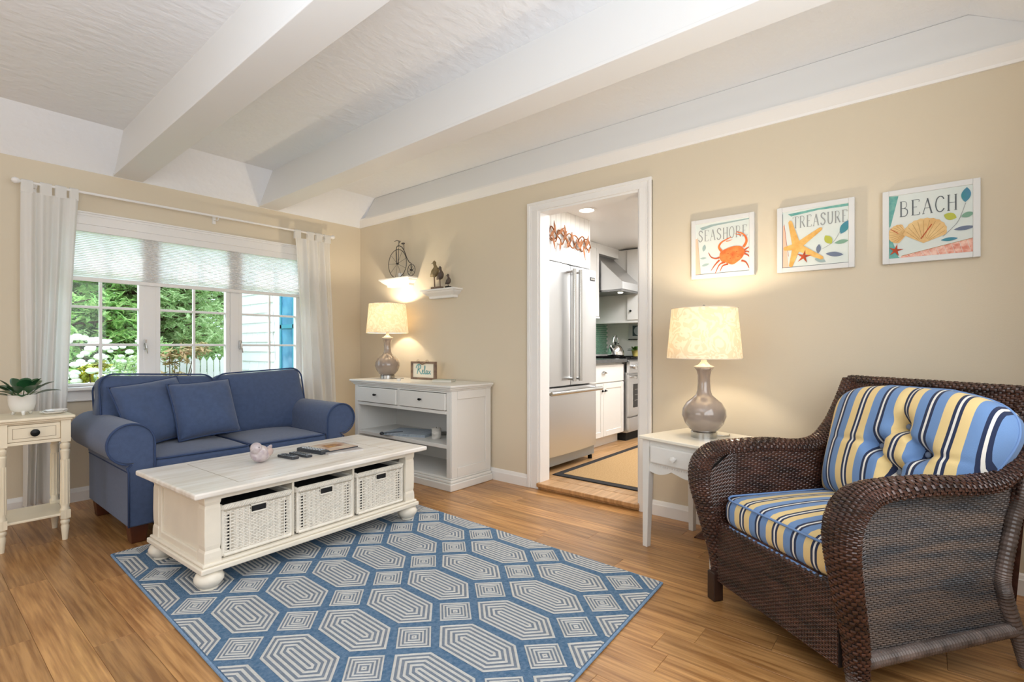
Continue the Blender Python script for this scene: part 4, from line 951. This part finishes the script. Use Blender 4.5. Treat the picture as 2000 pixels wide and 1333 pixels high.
# ================================================================== PICTURES
m_canv = M('printed canvas ground', '#dfe2dc', .8, col2='#d3ddd8', vscale=7); m_ink = M('charcoal ink', '#5e6468', .8); m_ink2 = M('faded grey ink', '#9a9d9c', .8)
m_or = M('orange crab paint', '#e2662f', .8, col2='#f08c4a', vscale=30); m_orl = M('brown orange leg paint', '#b9532e', .8); m_pink = M('pale coral paint', '#ecc0a6', .8); m_gteal = M('teal print', '#5f9f9a', .8, col2='#7db5a8', vscale=40); m_gtl = M('grey teal print', '#9fb3b1', .8)
m_star = M('golden starfish paint', '#eabf72', .8, col2='#d9a04f', vscale=26); m_red = M('red starfish paint', '#c4532c', .8, col2='#9f3f28', vscale=40); m_lf1 = M('blue leaf paint', '#4f86a4', .8, col2='#3f8a90', vscale=18); m_lf2 = M('lime leaf paint', '#b5b94f', .8); m_lf3 = M('sage leaf paint', '#7fa58f', .8); m_lf4 = M('slate leaf paint', '#6f7a90', .8); m_coral = M('coral lattice paint', '#d98a76', .8, col2='#efc9b8', vscale=60); m_she = M('shell paint', '#e6c68d', .8, col2='#d9ae74', vscale=20); m_shd = M('shell line paint', '#a9824f', .8)
PM = [m_canv, m_ink, m_ink2, m_or, m_orl, m_pink, m_gteal, m_gtl, m_star, m_red, m_lf1, m_lf2, m_lf3, m_lf4, m_coral, m_she, m_shd]
GL = {'S': [([(.85, .8), (.7, .97), (.4, 1), (.18, .85), (.25, .66), (.5, .53), (.75, .38), (.8, .2), (.6, .02), (.3, 0), (.1, .18)], 1)],
      'E': [([(.2, 0), (.2, 1)], 1), ([(.05, 1), (.8, 1), (.82, .85)], 0), ([(.2, .53), (.62, .53)], 0), ([(.05, 0), (.85, 0), (.88, .16)], 0)],
      'A': [([(.05, 0), (.48, 1)], 0), ([(.48, 1), (.9, 0)], 1), ([(.2, .36), (.74, .36)], 0), ([(-.03, 0), (.2, 0)], 0), ([(.76, 0), (1.02, 0)], 0)],
      'H': [([(.16, 0), (.16, 1)], 1), ([(.84, 0), (.84, 1)], 1), ([(.16, .5), (.84, .5)], 0), ([(.03, 0), (.3, 0)], 0), ([(.7, 0), (.97, 0)], 0), ([(.03, 1), (.3, 1)], 0), ([(.7, 1), (.97, 1)], 0)],
      'O': [([(.5+.42*cos(a), .5+.5*sin(a)) for a in [2*pi*k/16 for k in range(17)]], .6)],
      'R': [([(.18, 0), (.18, 1)], 1), ([(.05, 1), (.5, 1), (.75, .9), (.76, .65), (.55, .52), (.18, .5)], 0), ([(.45, .5), (.92, 0)], 1), ([(.05, 0), (.32, 0)], 0)],
      'T': [([(.5, 0), (.5, 1)], 1), ([(.06, .84), (.06, 1), (.94, 1), (.94, .84)], 0), ([(.35, 0), (.65, 0)], 0)],
      'U': [([(.15, 1), (.15, .3), (.28, .06), (.5, 0), (.72, .06), (.84, .3), (.84, 1)], .7), ([(.02, 1), (.3, 1)], 0), ([(.72, 1), (.98, 1)], 0)],
      'B': [([(.18, 0), (.18, 1)], 1), ([(.05, 1), (.5, 1), (.72, .9), (.72, .65), (.5, .54), (.18, .54)], 0), ([(.5, .54), (.8, .42), (.84, .2), (.68, .03), (.4, 0), (.05, 0)], .4)],
      'C': [([(.9, .8), (.75, .96), (.5, 1), (.25, .88), (.12, .6), (.12, .38), (.25, .12), (.5, 0), (.75, .05), (.92, .2)], .6)]}
PH = .178
def picture(yc, zc, label, art):
    o = facing_wall('framed_picture', label, 'picture', WX, yc, zc, 0, 'beach prints on the cream wall')
    f = .026; dp = .03
    b = MB(); b.box(-PH, -PH+f, -dp, 0, -PH, PH); b.box(PH-f, PH, -dp, 0, -PH, PH); b.box(-PH+f, PH-f, -dp, 0, -PH, -PH+f); b.box(-PH+f, PH-f, -dp, 0, PH-f, PH); b.build('frame', M('soft white picture frame', '#dcdcda', .4), o, bevel=.002)
    MB().box(-PH+f, PH-f, -dp+.006, -.004, -PH+f, PH-f).build('canvas', m_canv, o)
    s = PH-f; Y0 = -dp+.0056
    b = MB(); st = {'d': 0}
    def L(): st['d'] += 1; return Y0-.00006*st['d']
    def X(u, v): return (-s+2*s*u, -s+2*s*v)
    def pg(pts, mi, close=True):
        p = [X(max(0, min(1, u)), max(0, min(1, v))) for u, v in pts]; y = L(); b.add([(q[0], y, q[1]) for q in p], [tuple(range(len(p)))], mi)
    def ln(pts, w, mi, n=5, taper=False):
        p = smooth_path([X(u, v) for u, v in pts], n) if len(pts) > 2 else [X(*q) for q in pts]; k = len(p)
        stroke(b, p, [w*(1-.75*i/(k-1)) for i in range(k)] if taper else w, L(), mi)
    def leaf(u, v, ang, ln_, wd, mi):
        a = radians(ang); pts = []
        for sgn in (1, -1):
            for k in range(9):
                t = k/8 if sgn > 0 else 1-k/8; w3 = wd*sin(pi*t)**.8*sgn; pts.append((u+cos(a)*ln_*(t-.5)-sin(a)*w3, v+sin(a)*ln_*(t-.5)+cos(a)*w3))
        pg(pts, mi)
    def text(tx, u0, u1, v0, hgt, mi):
        pw = (u1-u0)/len(tx)
        for i, ch in enumerate(tx):
            for pts, th in GL[ch]:
                q = [(u0+pw*(i+.08+.84*x), v0+hgt*z) for x, z in pts]
                ln(q, .0011+.0016*th, mi, 3)
    def blob(pts, mi): pg([p for p in smooth_path(pts+[pts[0]], 4)][:-1], mi)
    def star(u, v, R, r, rot, mi, n=5, wob=0):
        pts = []
        for k in range(2*n):
            a = radians(rot)+pi*k/n; rr = (R if k % 2 == 0 else r); pts.append((u+rr*cos(a), v+rr*sin(a)))
        pg(pts, mi)
    art(dict(pg=pg, ln=ln, leaf=leaf, text=text, blob=blob, star=star)); b.build('print', PM, o)
def art1(A):
    A['pg']([(.08, .93), (.3, .965), (1, .985), (1, .965), (.35, .93), (.13, .875)], 7); A['pg']([(0, .72), (.035, .72), (.09, 0), (0, 0)], 5); A['ln']([(.04, .74), (.06, .45), (.095, 0)], .0008, 16); A['ln']([(0, .005), (1, .005)], .0012, 2)
    A['leaf'](.165, .52, 80, .14, .035, 7); A['leaf'](.15, .32, 0, .13, .02, 7); A['leaf'](.19, .185, 12, .16, .025, 7)
    A['text']('SEASHORE', .04, .98, .655, .21, 2)
    for pts in ([(.46, .30), (.38, .29), (.30, .33), (.25, .42)], [(.46, .25), (.38, .17), (.30, .06)], [(.56, .2), (.46, .16), (.38, 0)], [(.62, .16), (.52, .13), (.47, .03)], [(.86, .2), (.94, .16), (1., .04)], [(.9, .33), (.96, .30), (1, .26)], [(.9, .36), (.96, .36), (1, .34)], [(.9, .38), (.96, .42), (1, .44)]): A['ln'](pts, .0056, 4, 6, True)
    A['ln']([(.50, .42), (.45, .50), (.49, .58), (.58, .63), (.68, .67)], .0075, 3, 6, True); A['ln']([(.58, .60), (.64, .60), (.70, .62)], .003, 3, 5, True)
    A['ln']([(.90, .45), (.95, .55), (.93, .65), (.86, .72), (.77, .755)], .0078, 3, 6, True); A['ln']([(.86, .68), (.80, .70), (.74, .72)], .003, 3, 5, True)
    A['blob']([(.46, .30), (.48, .40), (.60, .46), (.74, .49), (.87, .46), (.92, .36), (.88, .26), (.80, .19), (.70, .14), (.60, .18), (.50, .22)], 3)
    for u, v in ((.62, .36), (.7, .32), (.78, .38), (.66, .26), (.8, .28)): A['star'](u, v, .014, .008, 0, 4)
def art2(A):
    A['pg']([(.09, .955), (.5, .985), (1, .995), (1, .95), (.55, .955), (.14, .91)], 6); A['pg']([(0, .76), (.03, .76), (.1, 0), (0, 0)], 5); A['ln']([(.03, .78), (.06, .5), (.1, .2)], .001, 4); A['ln']([(.005, 0), (.005, .97)], .0014, 2); A['ln']([(0, .004), (1, .004)], .0012, 1)
    A['text']('TREASURE', .16, 1.0, .69, .2, 2)
    A['ln']([(.62, .27), (.78, .37), (.86, .50), (.93, .64)], .0009, 2)
    A['leaf'](.945, .60, 62, .24, .06, 10); A['leaf'](.71, .42, -58, .18, .055, 11); A['leaf'](.90, .36, 6, .2, .035, 12); A['leaf'](.80, .16, -10, .26, .04, 13); A['leaf'](.59, .08, -22, .18, .035, 7); A['leaf'](.565, .28, 85, .16, .035, 13)
    c = (.23, .36)
    for ax, av in ((.12, .84), (.62, .64), (.64, .10), (.13, .0), (.02, .34)):
        dx, dv = ax-c[0], av-c[1]; l = sqrt(dx*dx+dv*dv); nx, nv = -dv/l, dx/l; A['pg']([(c[0]+nx*.065, c[1]+nv*.065), (ax+nx*.03-dx*.06, av+nv*.03-dv*.06), (ax, av), (ax-nx*.03-dx*.06, av-nv*.03-dv*.06), (c[0]-nx*.065, c[1]-nv*.065)], 8)
    A['star'](c[0], c[1], .095, .075, 20, 8); A['star'](.34, .17, .125, .035, 78, 9)
def art3(A):
    A['pg']([(0, 1), (.12, .99), (.02, .52), (0, .5)], 6); A['pg']([(0, .38), (.02, .36), (.12, .02), (.14, 0), (0, 0)], 6); A['pg']([(.14, .0), (.16, .03), (1, .20), (1, .0)], 14); A['ln']([(.16, .03), (1, .205)], .0011, 16)
    for k in range(9): A['ln']([(.22+.09*k, .04+.018*k), (.26+.09*k, .0)], .0006, 0)
    A['text']('BEACH', .12, .84, .655, .235, 1)
    A['ln']([(.66, .27), (.82, .45), (.88, .60), (.92, .74)], .0011, 2)
    A['leaf'](.925, .86, 85, .22, .055, 10); A['leaf'](.745, .565, -25, .16, .055, 11); A['leaf'](.94, .56, 15, .15, .04, 12); A['leaf'](.905, .365, 4, .24, .032, 13); A['leaf'](.735, .22, 2, .2, .027, 10)
    def shell(u, v, R, rot, fan):
        a0, a1 = radians(rot-fan), radians(rot+fan); pts = [(u, v)]+[(u+R*cos(a0+(a1-a0)*k/22)*(1+.03*(k % 2))*(1-.3*abs(k/11-1)**2.5), v+R*.95*sin(a0+(a1-a0)*k/22)*(1+.03*(k % 2))*(1-.3*abs(k/11-1)**2.5)) for k in range(23)]; A['pg'](pts, 15)
        for k in range(1, 11): a = a0+(a1-a0)*k/11; q = 1-.3*abs(2*k/11-1)**2.5; A['ln']([(u+R*.2*cos(a), v+R*.18*sin(a)), (u+R*.93*q*cos(a), v+R*.88*q*sin(a))], .0007, 16)
    shell(.43, .20, .40, 84, 62); shell(.23, .37, .24, 172, 62); A['ln']([(.40, .27), (.53, .48)], .0022, 4); A['ln']([(.02, .47), (.12, .39)], .0016, 4)
    A['star'](.085, .125, .105, .03, 78, 9)
picture(.931, 1.668, 'SEASHORE print with an orange crab, first above the lamp', art1); picture(.458, 1.664, 'TREASURE print with a golden starfish, middle of the three', art2); picture(-.012, 1.663, 'BEACH print with scallop shells, above the armchair', art3)

# ================================================================== SIDE TABLE with the lamp
stb = thing('side_table', 'small white side table with a scalloped apron and drawer under the lamp', 'side table', (2.735, .925, 0), radians(-15.5))
HS = .235
b = MB(); b.box(-HS, HS, -HS, HS, .582, .60); b.build('top', M('white side table top', '#e9e3d4', .3), stb, bevel=.005, seg=3)
def apron(axis, sgn):
    pts = [(-HS+.05, .578), (HS-.05, .578)]; n = 28; e = []
    for k in range(n+1):
        t = k/n; u = HS-.05-(2*HS-.1)*t; e.append((u, .415-.02*abs(sin(2.5*pi*t))**.8+.022*(1-abs(2*t-1))))
    poly = pts+e
    o = sgn*(HS-.035); q = MB().prism(poly, o-.008, o+.008, 'x' if axis == 'x' else 'y')
    return q.build('apron', m_white, stb, bevel=.001)
apron('x', -1); apron('x', 1); apron('y', 1); apron('y', -1)
for x in (-1, 1):
    for y in (-1, 1):
        cx, cy = x*(HS-.038), y*(HS-.038); w0, w1 = .021, .015
        vs = [(cx+a*w0, cy+c*w0, z) for z in (.582, .42) for a, c in ((-1, -1), (1, -1), (1, 1), (-1, 1))]+[(cx+x*(w0-w1)+a*w1, cy+y*(w0-w1)+c*w1, 0) for a, c in ((-1, -1), (1, -1), (1, 1), (-1, 1))]
        fs = [(0, 1, 2, 3), (11, 10, 9, 8)]+[(q*4+k, q*4+4+k, q*4+4+(k+1) % 4, q*4+(k+1) % 4) for q in range(2) for k in range(4)]; MB().add(vs, fs).build('leg', m_white, stb, bevel=.002)
sd_ = MB().box(-HS+.01, -HS+.2, -HS+.07, HS-.07, .462, .555).build('drawer', m_white, stb, bevel=.008, seg=3)
b = MB(); b.lathe([(.006, 0), (.007, -.014), (.016, -.022), (.015, -.032), (.001, -.037)], 16, (-HS+.01, 0, .508), ax='x'); b.build('knob', m_porc, sd_, smooth='auto')
b = MB()
for k in range(24): y = -HS+.07+(2*HS-.14)*k/23; b.box(-HS+.024, -HS+.03, y-.004, y+.004, .446, .453)
b.build('dentil_trim', m_white, stb)
fv = thing('floor_vent', 'brown wooden floor vent beside the armchair foot', 'vent', (3.0, .955, .0), radians(0))
b = MB(); b.box(-.13, .13, -.06, -.05, .0, .006); b.box(-.13, .13, .05, .06, .0, .006); b.box(-.13, -.115, -.06, .06, .0, .006); b.box(.115, .13, -.06, .06, .0, .006); b.build('frame', m_leg, fv, bevel=.001)
for k in range(12): MB().box(-.115+k*.0195, -.115+k*.0195+.010, -.05, .05, .0005, .005).build('slat', m_leg, fv)
# ================================================================== WICKER ARMCHAIR
ch = thing('wicker_armchair', 'dark brown woven wicker armchair with broad rolled arms', 'armchair', (2.019, .459, 0), radians(-127.3))
V = Vector
BP = [(.045, .075, .032, .33), (.03, .2, .04, .335), (-.012, .36, .05, .345), (-.042, .49, .058, .355), (-.032, .575, .062, .358), (.018, .63, .062, .355), (.10, .652, .058, .35), (.30, .655, .052, .345), (.47, .642, .05, .342), (.58, .66, .05, .345), (.66, .73, .048, .35), (.72, .83, .044, .352), (.765, .93, .04, .352)]
BPs = smooth_path(BP, 8); NB = len(BPs)
def band_at(u):
    t = u*(NB-1); i = min(int(t), NB-2); f = t-i; return tuple(a*(1-f)+b*f for a, b in zip(BPs[i], BPs[i+1]))
def band_surf(sg):
    def s(u, v):
        y, z, hw, xc = band_at(u); e = 1e-3; y2, z2, _, _ = band_at(min(1, u+e)); y1, z1, _, _ = band_at(max(0, u-e)); t = V((0, y2-y1, z2-z1)).normalized(); nrm = V((0, -t.z, t.y))
        a = pi*(v*1.3-.15); p = V((sg*(xc-hw*cos(a)), y, z))+nrm*(.030*sin(a)-.012); n = (V((-sg*cos(a)*.9, 0, 0))+nrm*sin(a)).normalized(); return p, n
    return s
def ybound(z):      # front/rear limits of the side panels at height z
    f = .05-.062*min(1, max(0, (z-.1)/.38)); 
    r = .645+.1*abs(z-.31)/.31 if z < .31 else .645+.095*(z-.31)/.32
    return f-.004, min(r, .74)
for sg in (-1, 1):
    s = band_surf(sg); b = MB(); b.grid(lambda u, v: s(u, v)[0], 60, 12); b.build('arm_core', m_wick_d, ch, smooth=True)
    b = MB(); weave(b, lambda u, v: s(v, u), 14, 150, .006); b.build('arm_band', m_wick, ch, kind='stuff')
    def side(x, nx):
        def f(u, v):
            z = .135+.50*v; y0, y1 = ybound(z)
            y = y0+(y1-y0)*u; zt = .64 if y < .5 else .64+.0*(y-.5)
            if y < .1: zt = .55+.09*max(0, min(1, (y+.02)/.12))
            zz = .125+(zt-.125)*v; return V((x, y, zz)), V((nx, 0, 0))
        return f
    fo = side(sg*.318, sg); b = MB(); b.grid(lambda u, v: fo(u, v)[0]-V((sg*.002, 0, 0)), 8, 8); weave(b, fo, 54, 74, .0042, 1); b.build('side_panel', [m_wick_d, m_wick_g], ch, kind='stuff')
    fi = side(sg*.300, -sg); b = MB(); b.grid(lambda u, v: fi(u, v)[0]+V((sg*.002, 0, 0)), 8, 8); weave(b, lambda u, v: fi(u, v), 44, 64, .0042, 1, keep=lambda u, v: v > .35); b.build('inner_side_panel', [m_wick_d, m_wick], ch, kind='stuff')
    # wing between arm and back
    def wing(u, v):
        y = .50+.27*u; zt = .64+max(0, (u-.2)/.8)**1.3*.29; z = .60+(zt-.60)*v; return V((sg*(.302+.03*v), y, z)), V((-sg, 0, 0))
    b = MB(); b.grid(lambda u, v: wing(u, v)[0]+V((sg*.003, 0, 0)), 10, 6); weave(b, wing, 26, 34, .0042, 1); b.build('wing_panel', [m_wick_d, m_wick], ch, kind='stuff')
    # wrapped posts and rails
    def wrapped(name, pts, r, n=110):
        P = smooth_path(pts, max(4, n//(len(pts)-1))); R = [r*(1+.10*((k % 2)*2-1)*.6) for k in range(len(P))]; return MB().tube(P, R, 14).build(name, m_wrap, ch)
    wrapped('rear_leg', [(sg*.335, .755, 0), (sg*.335, .715, .10), (sg*.333, .655, .26), (sg*.333, .648, .33), (sg*.335, .69, .5), (sg*.338, .735, .63), (sg*.345, .765, .90)], .0215, 150)
    wrapped('side_rail', [(sg*.33, .045, .112), (sg*.33, .35, .124), (sg*.332, .70, .137)], .022, 130)
FX = -.318
MB().box(FX-.024, FX+.022, .0, .046, 0, .12).build('front_leg', M('dark espresso leg', '#33211a', .35), ch, bevel=.004)
b = MB(); b.tube([(.33, .04, 0), (.33, .04, .12)], [.024, .024], 14); b.v and None
P = [(.33, .045, z*.12/24) for z in range(25)]; MB().tube(P, [.0225*(1+.06*((k % 2)*2-1)) for k in range(25)], 14).build('front_leg', m_wrap, ch)
# front apron
def ap(u, v): return V((-.296+.592*u, .02, .088+.238*v)), V((0, -1, 0))
b = MB(); b.box(-.298, .298, .022, .035, .085, .325); weave(b, ap, 50, 36, .0045, 1); b.build('front_apron', [m_wick_d, m_wick], ch, kind='stuff')
def lip(u, v): a = pi*(.0+v*.9); return V((-.296+.592*u, .04-.02*cos(a), .326+.014*sin(a))), V((0, -cos(a), sin(a)))
b = MB(); b.grid(lambda u, v: lip(u, v)[0], 4, 8); weave(b, lip, 50, 5, .0045, 1); b.build('front_lip', [m_wick_d, m_wick], ch, kind='stuff')
MB().box(-.298, .298, .04, .66, .30, .322).build('seat_deck', m_wick_d, ch)
def bkp(u, v): return V((-.345+.69*u, .655+.105*v, .32+.61*v)), V((0, -1, .17)).normalized()
b = MB(); b.grid(lambda u, v: bkp(u, v)[0]+V((0, .006, 0)), 4, 6); weave(b, bkp, 56, 78, .0045, 1, keep=lambda u, v: v > .3); b.build('back_panel', [m_wick_d, m_wick], ch, kind='stuff')
def bko(u, v): return V((.345-.69*u, .675+.105*v, .15+.78*v)), V((0, 1, 0))
b = MB(); b.grid(lambda u, v: bko(u, v)[0], 4, 6); b.build('back_outer_panel', m_wick, ch)
def rim(u, v): a = pi*(v*1.1-.05); return V((-.36+.72*u, .775-.024*cos(a), .925+.02*sin(a))), V((0, -cos(a), sin(a))).normalized()
b = MB(); b.grid(lambda u, v: rim(u, v)[0], 4, 8); weave(b, rim, 58, 7, .0045, 1); b.build('top_rim', [m_wick_d, m_wick], ch, kind='stuff')

# striped cushions
def stripes(name, period, phase, axis=0):
    m = D2.materials.new(name); m.use_nodes = True; nt = m.node_tree; N = nt.nodes; L = nt.links; bs = N['Principled BSDF']; bs.inputs['Roughness'].default_value = .85; bs.inputs['Specular IOR Level'].default_value = .2; bs.inputs['Sheen Weight'].default_value = .15
    at_ = N.new('ShaderNodeAttribute'); at_.attribute_name = 'flat'; sp = N.new('ShaderNodeSeparateXYZ'); L.new(at_.outputs['Vector'], sp.inputs[0])
    a = N.new('ShaderNodeMath'); a.operation = 'MULTIPLY_ADD'; a.inputs[1].default_value = 1/period; a.inputs[2].default_value = phase; L.new(sp.outputs[axis], a.inputs[0])
    fr_ = N.new('ShaderNodeMath'); fr_.operation = 'FRACT'; L.new(a.outputs[0], fr_.inputs[0]); cr = N.new('ShaderNodeValToRGB'); cr.color_ramp.interpolation = 'CONSTANT'; L.new(fr_.outputs[0], cr.inputs[0])
    Yc, Nv, Wh, Bl = lin('#e4ca90'), lin('#2a3450'), lin('#e6e3da'), lin('#6e8fbd')
    seq = [(0, Yc), (.165, Nv), (.222, Wh), (.262, Nv), (.318, Yc), (.483, Bl), (.665, Nv), (.722, Wh), (.762, Nv), (.818, Bl)]
    el = cr.color_ramp.elements; el[0].position = 0; el[0].color = Yc; el[1].position = seq[1][0]; el[1].color = seq[1][1]
    for p, c in seq[2:]: e = el.new(p); e.color = c
    L.new(cr.outputs[0], bs.inputs['Base Color'])
    tc = N.new('ShaderNodeTexCoord'); nz = N.new('ShaderNodeTexNoise'); nz.inputs['Scale'].default_value = 350; L.new(tc.outputs['Object'], nz.inputs['Vector']); bp = N.new('ShaderNodeBump'); bp.inputs['Strength'].default_value = .2; bp.inputs['Distance'].default_value = .004; L.new(nz.outputs[0], bp.inputs['Height']); L.new(bp.outputs[0], bs.inputs['Normal'])
    return m
def flat_attr(o, pts):
    a = o.data.attributes.new('flat', 'FLOAT_VECTOR', 'POINT'); a.data.foreach_set('vector', [c for p in pts for c in p])
m_str = stripes('striped outdoor fabric', .176, .12)
sc_ = thing('seat_cushion', 'blue and yellow striped seat cushion in the wicker armchair', 'cushion', (2.019, .459, 0), radians(-127.3), 'striped armchair cushions')
b = MB(); b.rbox(.283, .30, .062, .05, 14, .022); b.v = [(x, y+.325, z+.392) for x, y, z in b.v]
o = b.build('cover', m_str, sc_, smooth=True); flat_attr(o, b.v)
m_pip = M('cushion piping', '#6f8fbf', .85)
b = MB()
for z in (.392+.056, .392-.056): b.tube([(x, y+.325, z) for x, y, _ in rrect(.281, .298, .07, 6)], .0045, 6, closed=True)
b.build('piping', m_pip, o, smooth=True)
bc_ = thing('back_cushion', 'button tufted blue and yellow striped back cushion in the armchair', 'cushion', (2.019, .459, 0), radians(-127.3), 'striped armchair cushions')
btn = [(.035, .325), (-.055, .235), (.125, .235), (.035, .15)]
NUx, NVz = 84, 70; CW, CH = .335, .485
def outline(u, v):
    # rounded upper corners: superellipse at the top half
    x = (2*u-1); z = v
    k = 1 if z < .6 else (1-((z-.6)/.4)**4.5)**(1/2.4)
    k = max(k, .35 if z >= .999 else 0); t = max(0, min(1, (z*CH-.06)/.30)); t = t*t*(3-2*t); xr = .25+.105*t; xl = .325
    return (x*k*xr if x > 0 else x*k*xl), z*CH
vs = []; fl_ = []
for side_ in (1, -1):
    for i in range(NUx+1):
        for j in range(NVz+1):
            u, v = i/NUx, j/NVz; x, z = outline(u, v); ex = max(0, 1-abs(2*u-1)**5); ez = max(0, 1-abs(2*v-1)**5); th = .088*(ex*ez)**.42
            th += .012*ex*ez
            if side_ > 0:
                for bx, bz in btn: th -= .058*math.exp(-(((x-bx)/.035)**2+((z-bz)/.035)**2))*ex
                for q in range(4):
                    a0, a1 = ((0, 1), (1, 3), (3, 2), (2, 0))[q]; A0, A1 = btn[a0], btn[a1]; dx, dz = A1[0]-A0[0], A1[1]-A0[1]; t = max(0, min(1, ((x-A0[0])*dx+(z-A0[1])*dz)/(dx*dx+dz*dz))); dd = sqrt((x-A0[0]-dx*t)**2+(z-A0[1]-dz*t)**2); th -= .020*math.exp(-(dd/.010)**2)*ex
                for (bx, bz), (ux, uz) in ((btn[0], (0, 1)), (btn[3], (0, -1)), (btn[1], (-1, 0)), (btn[2], (1, 0))):
                    t = (x-bx)*ux+(z-bz)*uz
                    if t > 0: d2 = abs((x-bx)*uz-(z-bz)*ux); th -= .014*math.exp(-(d2/.012)**2)*math.exp(-t/.16)*ex
            vs.append((x, -side_*th, z)); fl_.append((x+.012*sin(3*z*4), 0, z))
n1 = (NUx+1)*(NVz+1); fs = []
for sd2 in (0, 1):
    for i in range(NUx):
        for j in range(NVz):
            a = sd2*n1+i*(NVz+1)+j; f = (a, a+NVz+1, a+NVz+2, a+1); fs.append(f if sd2 == 0 else f[::-1])
T = Matrix.Translation((.045, .535, .452)) @ Matrix.Rotation(radians(-15), 4, 'X') @ Matrix.Rotation(radians(-2), 4, 'Z')
b = MB(); b.add([tuple(T @ V(p)) for p in vs], fs); o = b.build('cover', stripes('striped back cushion fabric', .18, .048), bc_, smooth=True); flat_attr(o, fl_)
ed = [outline(0, j/40) for j in range(41)]+[outline(i/20, 1) for i in range(1, 20)]+[outline(1, 1-j/40) for j in range(41)]
MB().tube([tuple(T @ V((x, 0, z))) for x, z in ed], .0045, 6, closed=True).build('piping', m_pip, o, smooth=True)
for bx, bz in btn: q = MB().sphere((0, 0, 0), .011, 12, 8, (1, .6, 1)); q.v = [tuple(T @ (V(p)+V((bx, -.046, bz)))) for p in q.v]; q.build('button', M('slate button', '#6f7c92', .7), bc_, smooth=True)

# ================================================================== RUG
def RW(lx, ly, z): return (1.333+lx+.025*ly, 1.69+ly+.06*lx, z)
rg_ = thing('area_rug', 'blue carved rug with cream hexagon and diamond motifs under the coffee table', 'rug', (0, 0, 0))
m_rb = M('blue rug pile', '#6c859f', .95, col2='#50708f', vscale=70, bump=.8, bscale=200, spec=.1); m_rl = M('slate blue stripe yarn', '#7d8794', .95, bump=.5, bscale=300, spec=.1, var=.15, vscale=60); m_rc = M('cream stripe yarn', '#cbcac6', .95, bump=.5, bscale=300, spec=.1, var=.08, vscale=50)
LX0, LX1, LY0, LY1 = -.655, .90, -.815, 1.60
b = MB(); NX, NY = 60, 90
b.grid(lambda u, v: RW(LX0+(LX1-LX0)*u, LY0+(LY1-LY0)*v, .0115), 40, 60); b.grid(lambda u, v: RW(LX0+(LX1-LX0)*u, LY0+(LY1-LY0)*v, .001), 2, 2)
edge = [RW(LX0+(LX1-LX0)*k/60, LY0, .006) for k in range(61)]+[RW(LX1, LY0+(LY1-LY0)*k/90, .006) for k in range(1, 91)]+[RW(LX1-(LX1-LX0)*k/60, LY1, .006) for k in range(1, 61)]+[RW(LX0, LY1-(LY1-LY0)*k/90, .006) for k in range(1, 90)]
b.build('pile_field', m_rb, rg_)
MB().tube(edge, .0062, 8, closed=True).build('bound_edge', M('rug edge binding', '#7f9cbc', .95, bump=.5, bscale=200, var=.2, vscale=80), rg_)
def motif(name, poly, cx, cy, steps, stop):
    """concentric rows of raised cream and slate yarn inside a convex outline, clipped to the rug"""
    bm = bmesh.new(); P = [V((p[0], p[1])) for p in poly]; n = len(P)
    def inset(d):
        out = []
        for i in range(n):
            a, p, c = P[i-1], P[i], P[(i+1) % n]; e1 = (p-a).normalized(); e2 = (c-p).normalized(); n1_ = V((-e1.y, e1.x)); n2_ = V((-e2.y, e2.x)); m_ = (n1_+n2_); m_ = m_/max(.2, m_.dot(n1_)); out.append(p+m_*d)
        return out
    area = sum(P[i-1].x*P[i].y-P[i].x*P[i-1].y for i in range(n))
    if area < 0: P.reverse()
    dmax = stop; w = dmax/steps
    for k in range(steps):
        cream = k % 2 == 0; wa = 1.0
        o_, i_ = inset(k*w), inset((k+1)*w)
        last = k == steps-1
        zt = .0142 if cream else .0130
        om, im = inset(k*w+.22*w), inset((k+1)*w-.22*w)
        lv = [(o_, .0125), (om, zt), (im, zt), (i_, .0125)]
        rings = [[bm.verts.new((cx+q.x, cy+q.y, z)) for q in r] for r, z in lv]
        for a, c in zip(rings, rings[1:]):
            for i in range(n):
                f = bm.faces.new((a[i-1], a[i], c[i], c[i-1])); f.material_index = 0 if cream else 1
        if last:
            try: f = bm.faces.new(rings[-1]); f.material_index = 1
            except ValueError: pass
    for co, no in (((LX0+.004, 0, 0), (-1, 0, 0)), ((LX1-.004, 0, 0), (1, 0, 0)), ((0, LY0+.004, 0), (0, -1, 0)), ((0, LY1-.004, 0), (0, 1, 0))):
        bmesh.ops.bisect_plane(bm, geom=bm.verts[:]+bm.edges[:]+bm.faces[:], plane_co=co, plane_no=no, clear_outer=True)
    if not bm.faces: bm.free(); return
    for v in bm.verts: v.co = V(RW(v.co.x, v.co.y, v.co.z))
    me = D2.meshes.new(name); bm.to_mesh(me); bm.free(); me.materials.append(m_rc); me.materials.append(m_rl)
    o = D2.objects.new(name, me); COL.objects.link(o); o.parent = rg_
PX, PYc = .2235, .4515
hexa = [(-.0925, -.108), (0, -.2), (.0925, -.108), (.0925, .108), (0, .2), (-.0925, .108)]
dia = [(0, -.094), (.088, 0), (0, .094), (-.088, 0)]
for i in range(-4, 6):
    for j in range(-3, 5):
        motif('hexagon_motif', hexa, i*PX, j*PYc, 9, .0885)
        motif('diamond_motif', dia, (i+.5)*PX, (j+.5)*PYc, 9, .0615)
